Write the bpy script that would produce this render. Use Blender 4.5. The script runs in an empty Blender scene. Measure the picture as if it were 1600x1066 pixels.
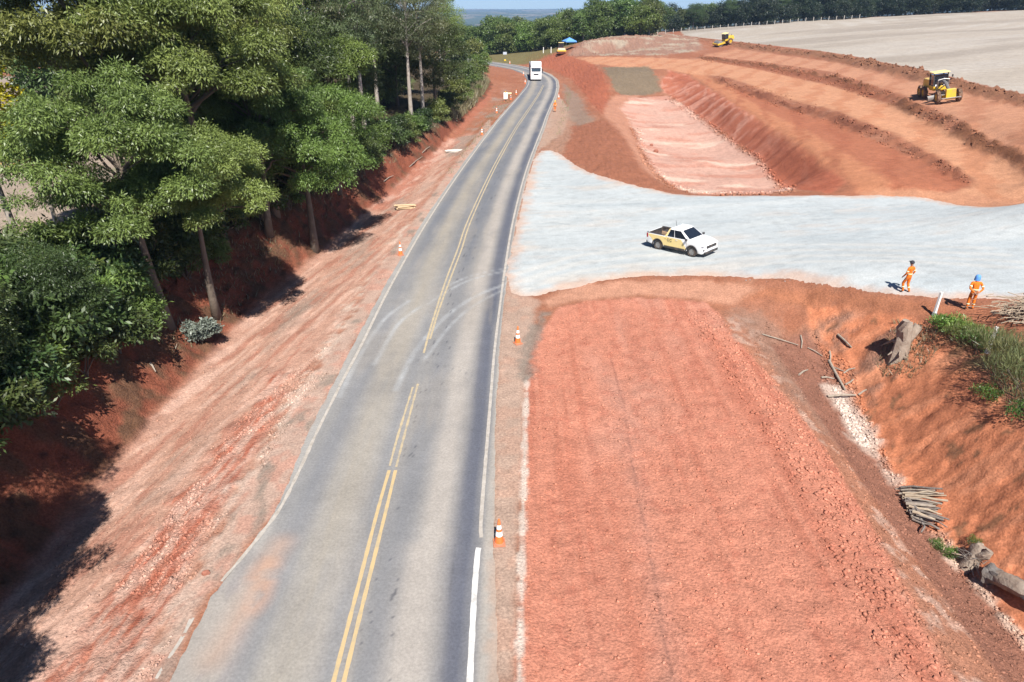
import bpy, bmesh, math, random
import numpy as np
from mathutils import Vector, Matrix
R = math.radians
random.seed(7); rng = np.random.default_rng(11)
S = bpy.context.scene
COL = S.collection

# ------------------------------------------------------------------ camera
CAM_H = 16.0; FPX = 1067.0; CX = 800.0; CY = 533.0; HOR = 6.0
PITCH = math.atan((CY - HOR) / FPX)
cam = bpy.data.cameras.new('camera'); cam.lens = 24.0; cam.sensor_width = 36.0
cam.clip_start = 0.1; cam.clip_end = 30000
cam_o = bpy.data.objects.new('camera', cam); COL.objects.link(cam_o)
cam_o.location = (0, 0, CAM_H); cam_o.rotation_euler = (math.pi/2 - PITCH, 0, 0)
S.camera = cam_o
# ------------------------------------------------------------------ sky, sun, exposure
SUN_EL = R(52); SH_DIR = Vector((-0.20, 1.0, 0)).normalized()     # direction the shadows fall
to_sun = Vector((-SH_DIR.x*math.cos(SUN_EL), -SH_DIR.y*math.cos(SUN_EL), math.sin(SUN_EL)))
w = bpy.data.worlds.new('World'); S.world = w; w.use_nodes = True
nt = w.node_tree; nt.nodes.clear()
sky = nt.nodes.new('ShaderNodeTexSky'); sky.sky_type = 'NISHITA'; sky.sun_disc = False
sky.sun_elevation = SUN_EL; sky.sun_rotation = math.atan2(to_sun.x, to_sun.y)
sky.air_density = 0.45; sky.dust_density = 0.0; sky.ozone_density = 2.6; sky.altitude = 900
bg = nt.nodes.new('ShaderNodeBackground'); bg.inputs[1].default_value = 0.095
wo = nt.nodes.new('ShaderNodeOutputWorld')
nt.links.new(sky.outputs[0], bg.inputs[0]); nt.links.new(bg.outputs[0], wo.inputs[0])
sl = bpy.data.lights.new('sun', 'SUN'); sl.energy = 4.6; sl.angle = R(0.53); sl.color = (1.0, 0.955, 0.89)
so = bpy.data.objects.new('sun', sl); COL.objects.link(so)
so.rotation_euler = (-to_sun).to_track_quat('-Z', 'Y').to_euler()
S.view_settings.view_transform = 'Standard'; S.view_settings.look = 'None'
S.view_settings.gamma = 1.0; S.view_settings.use_curve_mapping = False
S.view_settings.exposure = 1.0

# ------------------------------------------------------------------ helpers
def link(o, parent=None):
    COL.objects.link(o)
    if parent is not None: o.parent = parent
    return o
def tag(o, label=None, cat=None, group=None, kind=None):
    if label: o['label'] = label
    if cat: o['category'] = cat
    if group: o['group'] = group
    if kind: o['kind'] = kind
    return o
def empty(name, loc=(0,0,0), rz=0, label=None, cat=None, group=None, scale=1):
    o = bpy.data.objects.new(name, None); COL.objects.link(o)
    o.location = loc; o.rotation_euler = (0, 0, rz); o.scale = (scale,)*3
    o.empty_display_size = 0.2
    return tag(o, label, cat, group)
def mesh_np(name, V, F, mat=None, smooth=False):
    """F: (n,k) int array, all faces with k corners"""
    me = bpy.data.meshes.new(name)
    V = np.asarray(V, np.float32); F = np.asarray(F, np.int32)
    n, k = F.shape
    me.vertices.add(len(V)); me.vertices.foreach_set('co', V.ravel())
    me.loops.add(n*k); me.loops.foreach_set('vertex_index', F.ravel())
    me.polygons.add(n)
    me.polygons.foreach_set('loop_start', np.arange(0, n*k, k, dtype=np.int32))
    me.polygons.foreach_set('loop_total', np.full(n, k, np.int32))
    if smooth: me.polygons.foreach_set('use_smooth', np.ones(n, bool))
    me.update(calc_edges=True)
    if mat: me.materials.append(mat)
    return me
def attr_f(me, name, vals):
    a = me.attributes.new(name, 'FLOAT', 'POINT'); a.data.foreach_set('value', np.asarray(vals, np.float32).ravel())
def attr_c(me, name, rgb):
    a = me.attributes.new(name, 'FLOAT_COLOR', 'POINT')
    n = len(rgb); c = np.ones((n, 4), np.float32); c[:, :3] = rgb
    a.data.foreach_set('color', c.ravel())
class MB:
    """collects boxes, tubes, prisms, lathes into one mesh"""
    def __init__(s): s.v = []; s.f = []
    def add(s, vs, fs):
        b = len(s.v); s.v += [tuple(v) for v in vs]; s.f += [tuple(i+b for i in f) for f in fs]; return s
    def box(s, c, d, rot=None, taper=1.0, tx=None, ty=None):
        hx, hy, hz = d[0]/2, d[1]/2, d[2]/2; tx = taper if tx is None else tx; ty = taper if ty is None else ty
        vs = [Vector((x*hx*(tx if z > 0 else 1), y*hy*(ty if z > 0 else 1), z*hz)) for z in (-1, 1) for y in (-1, 1) for x in (-1, 1)]
        if rot is not None: vs = [rot @ v for v in vs]
        vs = [v + Vector(c) for v in vs]
        return s.add(vs, [(0,2,3,1),(4,5,7,6),(0,1,5,4),(2,6,7,3),(0,4,6,2),(1,3,7,5)])
    def tube(s, pts, rads, n=8, cap=True):
        pts = [Vector(p) for p in pts]; m = len(pts); vs = []; fs = []
        if not hasattr(rads, '__len__'): rads = [rads]*m
        ref = None
        for i, p in enumerate(pts):
            t = (pts[min(i+1, m-1)] - pts[max(i-1, 0)]).normalized()
            if ref is None:
                ref = Vector((0,0,1)) if abs(t.z) < 0.9 else Vector((1,0,0))
            a = t.cross(ref).normalized(); b = t.cross(a).normalized(); ref = -b if False else ref
            for k in range(n):
                an = 2*math.pi*k/n; vs.append(p + (a*math.cos(an) + b*math.sin(an))*rads[i])
        for i in range(m-1):
            for k in range(n):
                k2 = (k+1) % n; fs.append((i*n+k, i*n+k2, (i+1)*n+k2, (i+1)*n+k))
        if cap:
            fs.append(tuple(range(n))[::-1]); fs.append(tuple((m-1)*n+k for k in range(n)))
        return s.add(vs, fs)
    def lathe(s, prof, axis_o, axis_d, n=20, close=True):
        """prof: list of (r, t) along the axis"""
        d = Vector(axis_d).normalized(); ref = Vector((0,0,1)) if abs(d.z) < 0.9 else Vector((1,0,0))
        a = d.cross(ref).normalized(); b = d.cross(a).normalized(); o = Vector(axis_o); vs = []; fs = []
        for r, t in prof:
            for k in range(n):
                an = 2*math.pi*k/n; vs.append(o + d*t + (a*math.cos(an)+b*math.sin(an))*r)
        m = len(prof)
        for i in range(m-1):
            for k in range(n):
                k2 = (k+1) % n; fs.append((i*n+k, i*n+k2, (i+1)*n+k2, (i+1)*n+k))
        if close:
            fs.append(tuple(range(n))[::-1]); fs.append(tuple((m-1)*n+k for k in range(n)))
        return s.add(vs, fs)
    def prism(s, poly, y0, y1, inset=0.0, c=None):
        """poly in (x,z), extruded along y from y0 to y1"""
        n = len(poly); vs = [(x, y0, z) for x, z in poly] + [(x, y1, z) for x, z in poly]
        fs = [tuple(range(n)), tuple(range(n, 2*n))[::-1]] + [(i, i+n, (i+1) % n + n, (i+1) % n) for i in range(n)]
        return s.add(vs, fs)
    def build(s, name, mat, parent=None, bevel=0.0, smooth=False, seg=2):
        me = bpy.data.meshes.new(name); me.from_pydata(s.v, [], s.f); me.update()
        bm = bmesh.new(); bm.from_mesh(me); bmesh.ops.recalc_face_normals(bm, faces=bm.faces)
        if bevel > 0:
            es = [e for e in bm.edges if len(e.link_faces) == 2 and e.calc_face_angle(0) > 0.5]
            bmesh.ops.bevel(bm, geom=es, offset=bevel, segments=seg, profile=0.5, affect='EDGES', clamp_overlap=True)
        if smooth:
            for f in bm.faces: f.smooth = True
            for e in bm.edges:
                if len(e.link_faces) == 2 and e.calc_face_angle(0) > 0.7: e.smooth = False
        bm.to_mesh(me); bm.free()
        if mat: me.materials.append(mat)
        return link(bpy.data.objects.new(name, me), parent)
def copy_tree(o, parent=None):
    c = o.copy(); COL.objects.link(c); c.parent = parent
    for ch in list(o.children): copy_tree(ch, c)
    return c

# numpy value noise
def _hash(ix, iy, seed):
    h = (ix.astype(np.int64)*374761393 + iy.astype(np.int64)*668265263 + seed*982451653) & 0xffffffff
    h = ((h ^ (h >> 13)) * 1274126177) & 0xffffffff
    return ((h ^ (h >> 16)) & 0xffffff) / float(0xffffff)
def vnoise(x, y, seed=0):
    ix = np.floor(x); iy = np.floor(y); fx = x-ix; fy = y-iy
    fx = fx*fx*fx*(fx*(fx*6-15)+10); fy = fy*fy*fy*(fy*(fy*6-15)+10)
    a = _hash(ix, iy, seed); b = _hash(ix+1, iy, seed); c = _hash(ix, iy+1, seed); d = _hash(ix+1, iy+1, seed)
    return (a*(1-fx)+b*fx)*(1-fy) + (c*(1-fx)+d*fx)*fy
def fbm(x, y, seed=0, oct=4, lac=2.1, gain=0.5):
    s = 0; a = 1; t = 0
    for o in range(oct):
        s = s + a*(vnoise(x, y, seed+o*17)*2-1); t += a; a *= gain; x = x*lac + 13.7; y = y*lac + 7.3
    return s/t
def sstep(a, b, x):
    t = np.clip((x-a)/(b-a), 0, 1); return t*t*(3-2*t)

# ------------------------------------------------------------------ materials
def newmat(name, col=(0.5,0.5,0.5), rough=0.6, metal=0.0, spec=0.4, var=0.0, vscale=3.0, bump=0.0, bscale=20.0, dirt=None, dscale=2.0, damt=0.4, coat=0.0):
    m = bpy.data.materials.new(name); m.use_nodes = True; t = m.node_tree; b = t.nodes['Principled BSDF']
    b.inputs['Roughness'].default_value = rough; b.inputs['Metallic'].default_value = metal
    b.inputs['Specular IOR Level'].default_value = spec; b.inputs['Coat Weight'].default_value = coat
    c = (*col, 1)
    tc = t.nodes.new('ShaderNodeTexCoord')
    src = None
    if var > 0 or dirt:
        n = t.nodes.new('ShaderNodeTexNoise'); n.inputs['Scale'].default_value = vscale; n.inputs['Detail'].default_value = 6
        t.links.new(tc.outputs['Object'], n.inputs['Vector'])
        mx = t.nodes.new('ShaderNodeMix'); mx.data_type = 'RGBA'
        mx.inputs['A'].default_value = tuple(v*(1-var) for v in col)+(1,); mx.inputs['B'].default_value = tuple(min(1, v*(1+var)) for v in col)+(1,)
        t.links.new(n.outputs['Fac'], mx.inputs['Factor']); src = mx.outputs['Result']
        if dirt:
            n2 = t.nodes.new('ShaderNodeTexNoise'); n2.inputs['Scale'].default_value = dscale; n2.inputs['Detail'].default_value = 8; n2.inputs['Roughness'].default_value = .65
            t.links.new(tc.outputs['Object'], n2.inputs['Vector'])
            mr = t.nodes.new('ShaderNodeMapRange'); mr.inputs[1].default_value = .45; mr.inputs[2].default_value = .7; mr.inputs[4].default_value = damt
            t.links.new(n2.outputs['Fac'], mr.inputs[0])
            m2 = t.nodes.new('ShaderNodeMix'); m2.data_type = 'RGBA'; m2.inputs['B'].default_value = (*dirt, 1)
            t.links.new(mr.outputs[0], m2.inputs['Factor']); t.links.new(src, m2.inputs['A']); src = m2.outputs['Result']
        t.links.new(src, b.inputs['Base Color'])
    else:
        b.inputs['Base Color'].default_value = c
    if bump > 0:
        n = t.nodes.new('ShaderNodeTexNoise'); n.inputs['Scale'].default_value = bscale; n.inputs['Detail'].default_value = 5
        t.links.new(tc.outputs['Object'], n.inputs['Vector'])
        bp = t.nodes.new('ShaderNodeBump'); bp.inputs['Strength'].default_value = 1; bp.inputs['Distance'].default_value = bump
        t.links.new(n.outputs['Fac'], bp.inputs['Height']); t.links.new(bp.outputs[0], b.inputs['Normal'])
    return m

def soil_material(name, fine=0.35, bump=0.045):
    """vertex colour 'col' carries the real soil colours; noise adds crumbs; 'rough' scales the relief"""
    m = bpy.data.materials.new(name); m.use_nodes = True; t = m.node_tree; b = t.nodes['Principled BSDF']
    b.inputs['Roughness'].default_value = 0.95; b.inputs['Specular IOR Level'].default_value = 0.12
    N = t.nodes.new; L = t.links.new
    at = N('ShaderNodeAttribute'); at.attribute_name = 'col'
    ar = N('ShaderNodeAttribute'); ar.attribute_name = 'rough'
    geo = N('ShaderNodeNewGeometry')
    def noise(sc, det, rg=.6):
        n = N('ShaderNodeTexNoise'); n.inputs['Scale'].default_value = sc; n.inputs['Detail'].default_value = det; n.inputs['Roughness'].default_value = rg
        L(geo.outputs['Position'], n.inputs['Vector']); return n
    n1 = noise(1.6, 6); n2 = noise(11.0, 6, .72); n3 = noise(0.23, 4)
    vo = N('ShaderNodeTexVoronoi'); vo.inputs['Scale'].default_value = 11.0; L(geo.outputs['Position'], vo.inputs['Vector'])
    # brightness factor
    def mr(src, a, b_, c, d):
        x = N('ShaderNodeMapRange'); x.inputs[1].default_value = a; x.inputs[2].default_value = b_; x.inputs[3].default_value = c; x.inputs[4].default_value = d
        L(src, x.inputs[0]); return x.outputs[0]
    def mul(a, c):
        x = N('ShaderNodeMath'); x.operation = 'MULTIPLY'; L(a, x.inputs[0])
        if isinstance(c, float): x.inputs[1].default_value = c
        else: L(c, x.inputs[1])
        return x.outputs[0]
    f = mul(mr(n1.outputs['Fac'], .3, .7, 1-fine*.28, 1+fine*.28), mr(n2.outputs['Fac'], .3, .7, 1-fine*.75, 1+fine*.75))
    f = mul(f, mr(n3.outputs['Fac'], .3, .7, 0.94, 1.06))
    vm = N('ShaderNodeVectorMath'); vm.operation = 'SCALE'; L(at.outputs['Color'], vm.inputs[0]); L(f, vm.inputs['Scale'])
    L(vm.outputs[0], b.inputs['Base Color'])
    # relief
    n4 = noise(7.5, 8, .68); n5 = noise(26.0, 4, .6)
    ad = N('ShaderNodeMath'); ad.operation = 'MULTIPLY_ADD'; L(n5.outputs['Fac'], ad.inputs[0]); ad.inputs[1].default_value = .35; L(n4.outputs['Fac'], ad.inputs[2])
    sb = N('ShaderNodeMath'); sb.operation = 'MULTIPLY_ADD'; L(vo.outputs['Distance'], sb.inputs[0]); sb.inputs[1].default_value = -.25; L(ad.outputs[0], sb.inputs[2])
    hh = mul(sb.outputs[0], ar.outputs['Fac'])
    bp = N('ShaderNodeBump'); bp.inputs['Strength'].default_value = 1.0; bp.inputs['Distance'].default_value = bump*2.0
    L(hh, bp.inputs['Height']); L(bp.outputs[0], b.inputs['Normal'])
    return m
# ------------------------------------------------------------------ pixels to ground
SP, CP = math.sin(PITCH), math.cos(PITCH)
def P(px, py, h=0.0):
    """the point at height h on the sight line through a photograph pixel"""
    u = (px-CX)/FPX; v = (CY-py)/FPX
    d = np.array([u, CP + v*SP, -SP + v*CP])
    t = (h-CAM_H)/d[2]
    return np.array([d[0]*t, d[1]*t, h])
pts = []
def line(*ps, step=0.035):
    W = [P(*p) for p in ps]
    for a, b in zip(W[:-1], W[1:]):
        L = np.linalg.norm(b[:2]-a[:2]); s = max(1.2, step*np.linalg.norm((a+b)[:2])*0.5)
        n = max(1, int(round(L/s)))
        for i in range(n): pts.append(a+(b-a)*i/n)
    pts.append(W[-1])
def ptw(*q):
    for a in q: pts.append(np.array(a, float))
LEFT_LN = [(395,845),(440,807),(496,673),(564,540),(614,440),(671.5,340),(725,260),(769.5,200),(785.5,180),(812,150),(824,135),(826,124),(818,114),(800,107),(770,102),(730,97),(680,93)]
RIGHT_LN = [(722,1300),(734,1066),(743,900),(751,807),(762.5,673),(773.5,540),(786,440),(802.7,340),(824,260),(847,200),(854,180),(867,150),(870,135),(868,125),(858,117),(838,109),(805,102),(770,97),(730,93),(690,90)]
line(*[(x,y,0) for x,y in RIGHT_LN]); line(*[(x,y,0) for x,y in LEFT_LN])
line((527,1066,0),(595,807,0),(670,540,0),(735,340,0))
ptw((-7,9,0),(-7,4,0),(-2,4,0),(-2,-3,0),(-7,-3,0))
# left strip, ditch and bank
line((150,1150,-.05),(215,1066,-.08),(345,838,-.08),(425,692,-.08),(525,535,-.08),(580,440,-.06),(640,352,-.05),(705,262,-.05))
line((0,1066,-.5),(180,860,-.5),(320,680,-.5),(430,540,-.5),(540,408,-.45),(620,315,-.4))
line((-90,1080,-.75),(7,930,-.75),(130,760,-.75),(245,640,-.7),(330,545,-.7),(400,470,-.7),(500,390,-.65),(590,315,-.6),(650,262,-.5),(700,215,-.4),(722,190,-.3),(760,150,-.1),(780,128,0))
line((-350,950,2.4),(-245,830,2.5),(86,569,2.5),(200,470,2.5),(300,390,2.5),(440,330,2.4),(545,275,2.0),(610,240,1.6),(690,195,1.3),(735,150,1.1),(755,118,1.0),(745,100,1.0))
ptw((-26,10,2.8),(-26,25,2.9),(-26,40,2.9),(-26,60,2.6),(-24,80,2.2),(-45,15,3.2),(-45,40,3.3),(-45,70,3.0),(-40,110,2.2),(-30,140,1.6),(-80,20,3.5),(-80,60,3.5),(-80,120,2.5),(-60,170,1),(-20,180,.6),
    (-150,50,3),(-150,150,0),(-100,220,-2),(-40,240,-.5),(0,270,0),(-200,300,-8),(0,330,-2),(-100,330,-6))
# right shoulder, red subgrade pad, its side slope and the trench
line((800,1250,-.02),(806,1066,-.02),(812,900,-.02),(816,780,-.02),(820,640,-.02),(824,560,-.02),(835,500,0))
line((842,1250,-.12),(850,1066,-.12),(850,700,-.12),(855,540,-.08),(880,470,.05))
line((1160,1066,-.1),(1080,760,-.1),(1010,560,-.05),(1000,480,.1))
line((1600,1220,-.12),(1500,1066,-.12),(1380,850,-.12),(1290,700,-.1),(1215,600,-.08),(1160,540,0),(1125,490,.15))
line((1690,1220,-.8),(1572,1066,-.8),(1425,868,-.8),(1310,700,-.75),(1240,590,-.6),(1205,540,-.4),(1185,500,0))
line((1760,1150,-1.7),(1640,1040,-1.7),(1560,950,-1.7),(1480,860,-1.7),(1410,765,-1.65),(1345,660,-1.4),(1310,590,-1.0),(1290,550,-.6),(1270,510,0))
line((1850,900,1.7),(1700,760,1.7),(1600,665,1.8),(1540,600,1.8),(1495,545,1.8),(1450,510,1.8),(1400,495,1.7),(1340,482,1.3),(1260,468,.8))
line((1750,640,2.4),(1600,560,2.4),(1560,520,2.5),(1500,490,2.5)); ptw((26,12,2.4),(30,20,2.8),(40,15,3.5),(40,28,3.8),(60,25,5),(60,45,5.2),(100,30,7),(100,60,8.5),(26,2,2),(45,0,3))
ptw(P(1513,484,2.75), P(1413,458,2.25), P(1600,500,3.0))
# gravel yard
line((795,455,0),(830,460,.0),(880,452,.08),(940,438,.25),(1020,432,.5),(1100,432,.8),(1200,437,1.2),(1280,445,1.6),(1380,460,2.1),(1480,468,2.55),(1600,470,3.0),(1750,475,3.4))
line((900,350,.1),(1000,370,.4),(1084,402,.75),(1200,370,1.15),(1400,370,2.0),(1600,380,2.9),(1750,380,3.3))
line((842,238,.0),(880,250,.08),(920,270,.2),(960,283,.3),(1000,293,.45),(1060,304,.6),(1100,307,.75),(1200,307,1.1),(1350,306,1.7),(1450,312,2.2),(1600,320,2.9),(1750,322,3.3))
# pit
line((985,200,-.15),(1010,250,-.2),(1045,290,-.2),(1080,300,-.2),(1160,300,-.15),(1225,296,-.1),(1242,290,-.1),(1194,252,-.1),(1150,222,-.1),(1110,194,-.1),(1075,165,.3),(1050,148,.4),(1000,150,.4),(970,165,.3),(985,200,-.15))
ptw(P(1050,200,-.2), P(1100,250,-.2), P(1150,280,-.2))
line((900,200,.35),(920,230,.7),(960,262,.8),(1000,283,.7),(1035,297,.6)); line((935,160,.9),(960,175,1.0),(978,205,.9),(1003,255,.7),(1030,287,.6))
line((880,215,.15),(888,190,.1),(905,165,.1))
line((1048,120,2.4),(1077,121,2.7),(1115,144,2.8),(1153,169,2.8),(1217,202,2.7),(1262,232,2.6),(1300,262,2.3),(1318,285,2.0),(1290,300,1.5))
line((1100,120,3.0),(1180,168,3.0),(1300,235,2.9),(1380,285,2.7),(1480,300,2.7))
line((1120,129,3.0),(1145,141,3.0),(1200,161,3.0),(1300,193,3.0),(1400,233,2.9),(1470,268,2.9),(1515,290,2.9))
line((1125,120,3.7),(1150,131,3.8),(1200,146,3.9),(1240,150,4.0),(1300,174,4.0),(1400,213,3.9),(1470,250,3.6),(1525,280,3.2))
line((905,96,2.8),(1000,96,3.5),(1100,106,3.9),(1200,125,4.1),(1300,152,4.2),(1450,205,4.1),(1540,255,3.8),(1640,300,3.5))
line((1095,93,3.9),(1190,109,4.3),(1300,134,4.5),(1400,166,4.5),(1480,202,4.4),(1600,262,4.2),(1750,330,4.0))
line((1095,88,4.3),(1190,98,5.0),(1300,113,5.5),(1400,147,5.5),(1480,181,5.3),(1600,242,5.2),(1750,310,5.1))
line((1150,80,5.1),(1300,105,5.6),(1465,158,5.7),(1600,205,5.8),(1750,260,5.9))
line((1150,75,5.4),(1300,95,6.0),(1400,118,6.1),(1500,142,6.2),(1600,167,6.3),(1750,205,6.4))
line((1062,56,5.3),(1150,68,6.3),(1300,85,6.8),(1400,105,7.0),(1500,128,7.1),(1600,151,7.2),(1750,186,7.3))
line((1080,56,5.4),(1170,66,6.1),(1300,80,6.6),(1400,98,6.8),(1500,120,6.9),(1600,142,7.0),(1750,175,7.2))
ptw(P(1300,60,7.5), P(1600,100,8.0), P(1450,80,7.6), P(1600,60,9.6), P(1450,50,8.9))
ptw((225,320,14.0),(170,320,11.8),(120,325,9.0),(80,330,6.0),(60,330,4.5),(300,320,17),(300,200,15),(200,150,11),(300,100,14),(90,95,8.2),(140,220,9.3))
# red cut by the bend, far spoil heap, green patch
line((815,96,.2),(862,109,.2),(892,125,.2),(915,150,.2),(930,170,.3))
line((838,81,2.2),(872,83,2.8),(905,92,2.9),(930,103,2.9),(943,118,2.7),(953,140,1.6))
line((885,88,2.9),(905,72,5.2),(940,60,6.6),(985,54,7.2),(1040,54,6.6),(1085,60,5.8)); line((905,86,3.0),(960,84,3.6),(1040,84,4.4),(1100,78,5))
line((945,108,3.0),(1012,106,3.0)); line((968,147,.5),(1030,143,.5))
ptw((0,210,1.5),(25,215,2.5),(20,260,2),(50,290,4),(0,420,-4),(100,420,3),(220,420,10),(-150,420,-12),(330,420,15),
    (0,560,-16),(150,560,-9),(330,560,2),(-250,560,-22),(330,-20,12),(120,-20,8),(-120,-20,3),(-330,-20,2),(-330,200,-4),(-330,420,-16),(330,300,17.5))
PT = np.array(pts)
# drop near-duplicates, then a linear-kernel RBF surface through the points
keep = []
for i, p in enumerate(PT):
    if not keep or np.min(np.hypot(PT[keep,0]-p[0], PT[keep,1]-p[1])) > 0.35 + 0.004*abs(p[1]): keep.append(i)
PT = PT[keep]; nP = len(PT)
D = np.hypot(PT[:,0][:,None]-PT[:,0], PT[:,1][:,None]-PT[:,1])
A = np.zeros((nP+3, nP+3)); A[:nP,:nP] = -D + np.eye(nP)*0.0; A[:nP,nP] = 1; A[:nP,nP+1:] = PT[:,:2]; A[nP:,:nP] = A[:nP,nP:].T
Wt = np.linalg.solve(A, np.concatenate([PT[:,2], [0,0,0]]))
def rbf(x, y):
    x = np.asarray(x, float).ravel(); y = np.asarray(y, float).ravel(); out = np.empty(len(x))
    for i in range(0, len(x), 20000):
        j = slice(i, i+20000)
        d = np.hypot(x[j][:,None]-PT[:,0], y[j][:,None]-PT[:,1])
        out[j] = -d @ Wt[:nP] + Wt[nP] + Wt[nP+1]*x[j] + Wt[nP+2]*y[j]
    return out
# tensor grid, finer where the site is
def axis_x():
    a = list(np.arange(0, 17.001, 0.10)); d = .10
    while a[-1] < 320: d = max(.10, a[-1]*0.0066); a.append(a[-1]+d)
    return np.array([-v for v in a[:0:-1]] + a)
def axis_y():
    a = [-12.0]
    while a[-1] < 540:
        y = max(abs(a[-1]), 10.0) if a[-1] > 4 else 40.0
        a.append(a[-1] + max(0.075, 0.075*(y/14.0)**1.25))
    return np.array(a)
GX, GY = axis_x(), axis_y()
cx_i = np.unique(np.append(np.arange(0, len(GX), 2), len(GX)-1)); cy_i = np.unique(np.append(np.arange(0, len(GY), 2), len(GY)-1))
cX, cY = np.meshgrid(GX[cx_i], GY[cy_i]); cZ = rbf(cX, cY).reshape(cX.shape)
def bilin(ax, ay, Z, x, y):
    x = np.clip(x, ax[0], ax[-1]-1e-6); y = np.clip(y, ay[0], ay[-1]-1e-6)
    i = np.searchsorted(ax, x, 'right')-1; j = np.searchsorted(ay, y, 'right')-1
    i = np.clip(i, 0, len(ax)-2); j = np.clip(j, 0, len(ay)-2)
    fx = (x-ax[i])/(ax[i+1]-ax[i]); fy = (y-ay[j])/(ay[j+1]-ay[j])
    return (Z[j,i]*(1-fx)+Z[j,i+1]*fx)*(1-fy) + (Z[j+1,i]*(1-fx)+Z[j+1,i+1]*fx)*fy
def H0(x, y): return bilin(GX[cx_i], GY[cy_i], cZ, np.asarray(x, float), np.asarray(y, float))
def G(px, py, hf=None):
    """first point of the ground on the sight line through a photograph pixel"""
    hf = hf or H0
    u = (px-CX)/FPX; v = (CY-py)/FPX
    d = np.array([u, CP+v*SP, -SP+v*CP]); d /= np.linalg.norm(d)
    t = np.concatenate([np.arange(8, 120, .05), np.arange(120, 700, .2)])
    q = d[None]*t[:,None]; z = q[:,2]+CAM_H - hf(q[:,0], q[:,1])
    k = np.argmax(z < 0) if (z < 0).any() else len(t)-1
    p = q[k].copy(); p[2] += CAM_H; return p
def Gpoly(*ps): return np.array([G(*p)[:2] for p in ps])
def sdist(poly, x, y, closed=True):
    """signed distance, positive inside"""
    x = np.asarray(x, float); y = np.asarray(y, float); n = len(poly)
    d2 = np.full(x.shape, 1e18); ins = np.zeros(x.shape, bool)
    for i in range(n if closed else n-1):
        a = poly[i]; b = poly[(i+1) % n]; e = b-a; L2 = e@e + 1e-12
        t = np.clip(((x-a[0])*e[0]+(y-a[1])*e[1])/L2, 0, 1)
        d2 = np.minimum(d2, (x-a[0]-t*e[0])**2 + (y-a[1]-t*e[1])**2)
        if closed:
            c = ((a[1] > y) != (b[1] > y)); ins ^= c & (x < (b[0]-a[0])*(y-a[1])/((b[1]-a[1]) if b[1] != a[1] else 1e-12) + a[0])
    d = np.sqrt(d2)
    return np.where(ins, d, -d) if closed else d

X, Y = np.meshgrid(GX, GY); Zs = H0(X, Y)
xf, yf = X.ravel(), Y.ravel()
n_big = fbm(xf*.22, yf*.22, 3, 4); n_mid = fbm(xf*1.1, yf*1.1, 5, 4); n_fin = fbm(xf*3.3, yf*3.3, 9, 3)
def region(poly, soft=.4, amp=.5, pad=None):
    pad = pad or (soft+amp+1.0)
    lo = poly.min(0)-pad; hi = poly.max(0)+pad
    m = (xf > lo[0]) & (xf < hi[0]) & (yf > lo[1]) & (yf < hi[1])
    out = np.zeros(xf.shape); s = np.full(xf.shape, -99.0)
    if m.any():
        d = sdist(poly, xf[m], yf[m]); s[m] = d
        out[m] = sstep(-soft, soft, d + amp*(n_mid[m]*.6+n_big[m]*.6+n_fin[m]*.35))
    return out, s
def band(pl, width, soft=.3, amp=.3):
    pad = width+soft+amp+1; lo = pl.min(0)-pad; hi = pl.max(0)+pad
    m = (xf > lo[0]) & (xf < hi[0]) & (yf > lo[1]) & (yf < hi[1]); out = np.zeros(xf.shape)
    if m.any():
        d = sdist(pl, xf[m], yf[m], False); out[m] = sstep(-soft, soft, width-d + amp*(n_mid[m]*.7+n_fin[m]*.5))
    return out
colr = np.empty((len(xf), 3)); colr[:] = (.25, .105, .062)
rough = np.full(len(xf), .5); relief = np.full(len(xf), .03)
def paint(mask, c, a=1.0, rg=None, rl=None):
    k = (mask*a)[:,None]; colr[:] = colr*(1-k) + np.array(c)[None]*k
    if rg is not None: rough[:] = rough*(1-mask) + rg*mask
    if rl is not None: relief[:] = relief*(1-mask) + rl*mask
paint((fbm(xf*.12, yf*.12, 21, 3) > .1)*1.0, (.22,.085,.048), .6)
paint(sstep(.1,.5,fbm(xf*.5,yf*.5,25,4)), (.30,.15,.095), .6)
# --- left strip
acr = xf*.975-yf*.22; alg = xf*.22+yf*.975; streak = fbm(acr*2.2, alg*.28, 401, 4); streak2 = fbm(acr*5.0+alg*.8, alg*1.1-acr*.6, 403, 3)
paint(region(Gpoly((430,1300),(215,1066),(345,838),(425,692),(525,535),(580,440),(640,352),(705,262),(740,205),(700,215),(590,315),(500,390),(330,545),(245,640),(7,930),(-200,1250)), .8, .6)[0], (.36,.215,.16), .9, .55, .035)
redband = region(Gpoly((40,1250),(70,1066),(205,885),(300,760),(380,650),(430,580),(460,580),(410,680),(330,810),(250,960),(160,1180)), .35, .9)[0]
paint(redband, (.38,.14,.09), .85, 1.3, .05)
paint(redband*sstep(-.05,.3,streak2+.4*streak), (.43,.26,.20), .85)
paint(redband*sstep(.1,.45,-streak2+.3*streak), (.30,.085,.05), .7)
paint(band(Gpoly((170,1200),(222,1066),(290,935),(345,838),(425,692),(480,608),(530,530),(570,455),(600,410),(640,352)), .34, .45, .9)*sstep(-.5,.25,streak+.5*streak2), (.46,.375,.31), .9, 1.0, .05)
paint(band(Gpoly((250,1066),(318,935),(372,838),(447,692),(545,530)), .25, .3, .5)*sstep(-.1,.3,n_mid), (.155,.12,.095), .8, .9)
grey = sstep(.05,.4,fbm(xf*.16+3,yf*.16,41,4))
paint(region(Gpoly((150,880),(330,640),(420,520),(520,415),(600,330),(700,235),(760,165),(790,140),(800,160),(740,215),(640,340),(560,420),(440,520),(340,670)), .6, .9)[0]*grey, (.21,.155,.125), .75)
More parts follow.
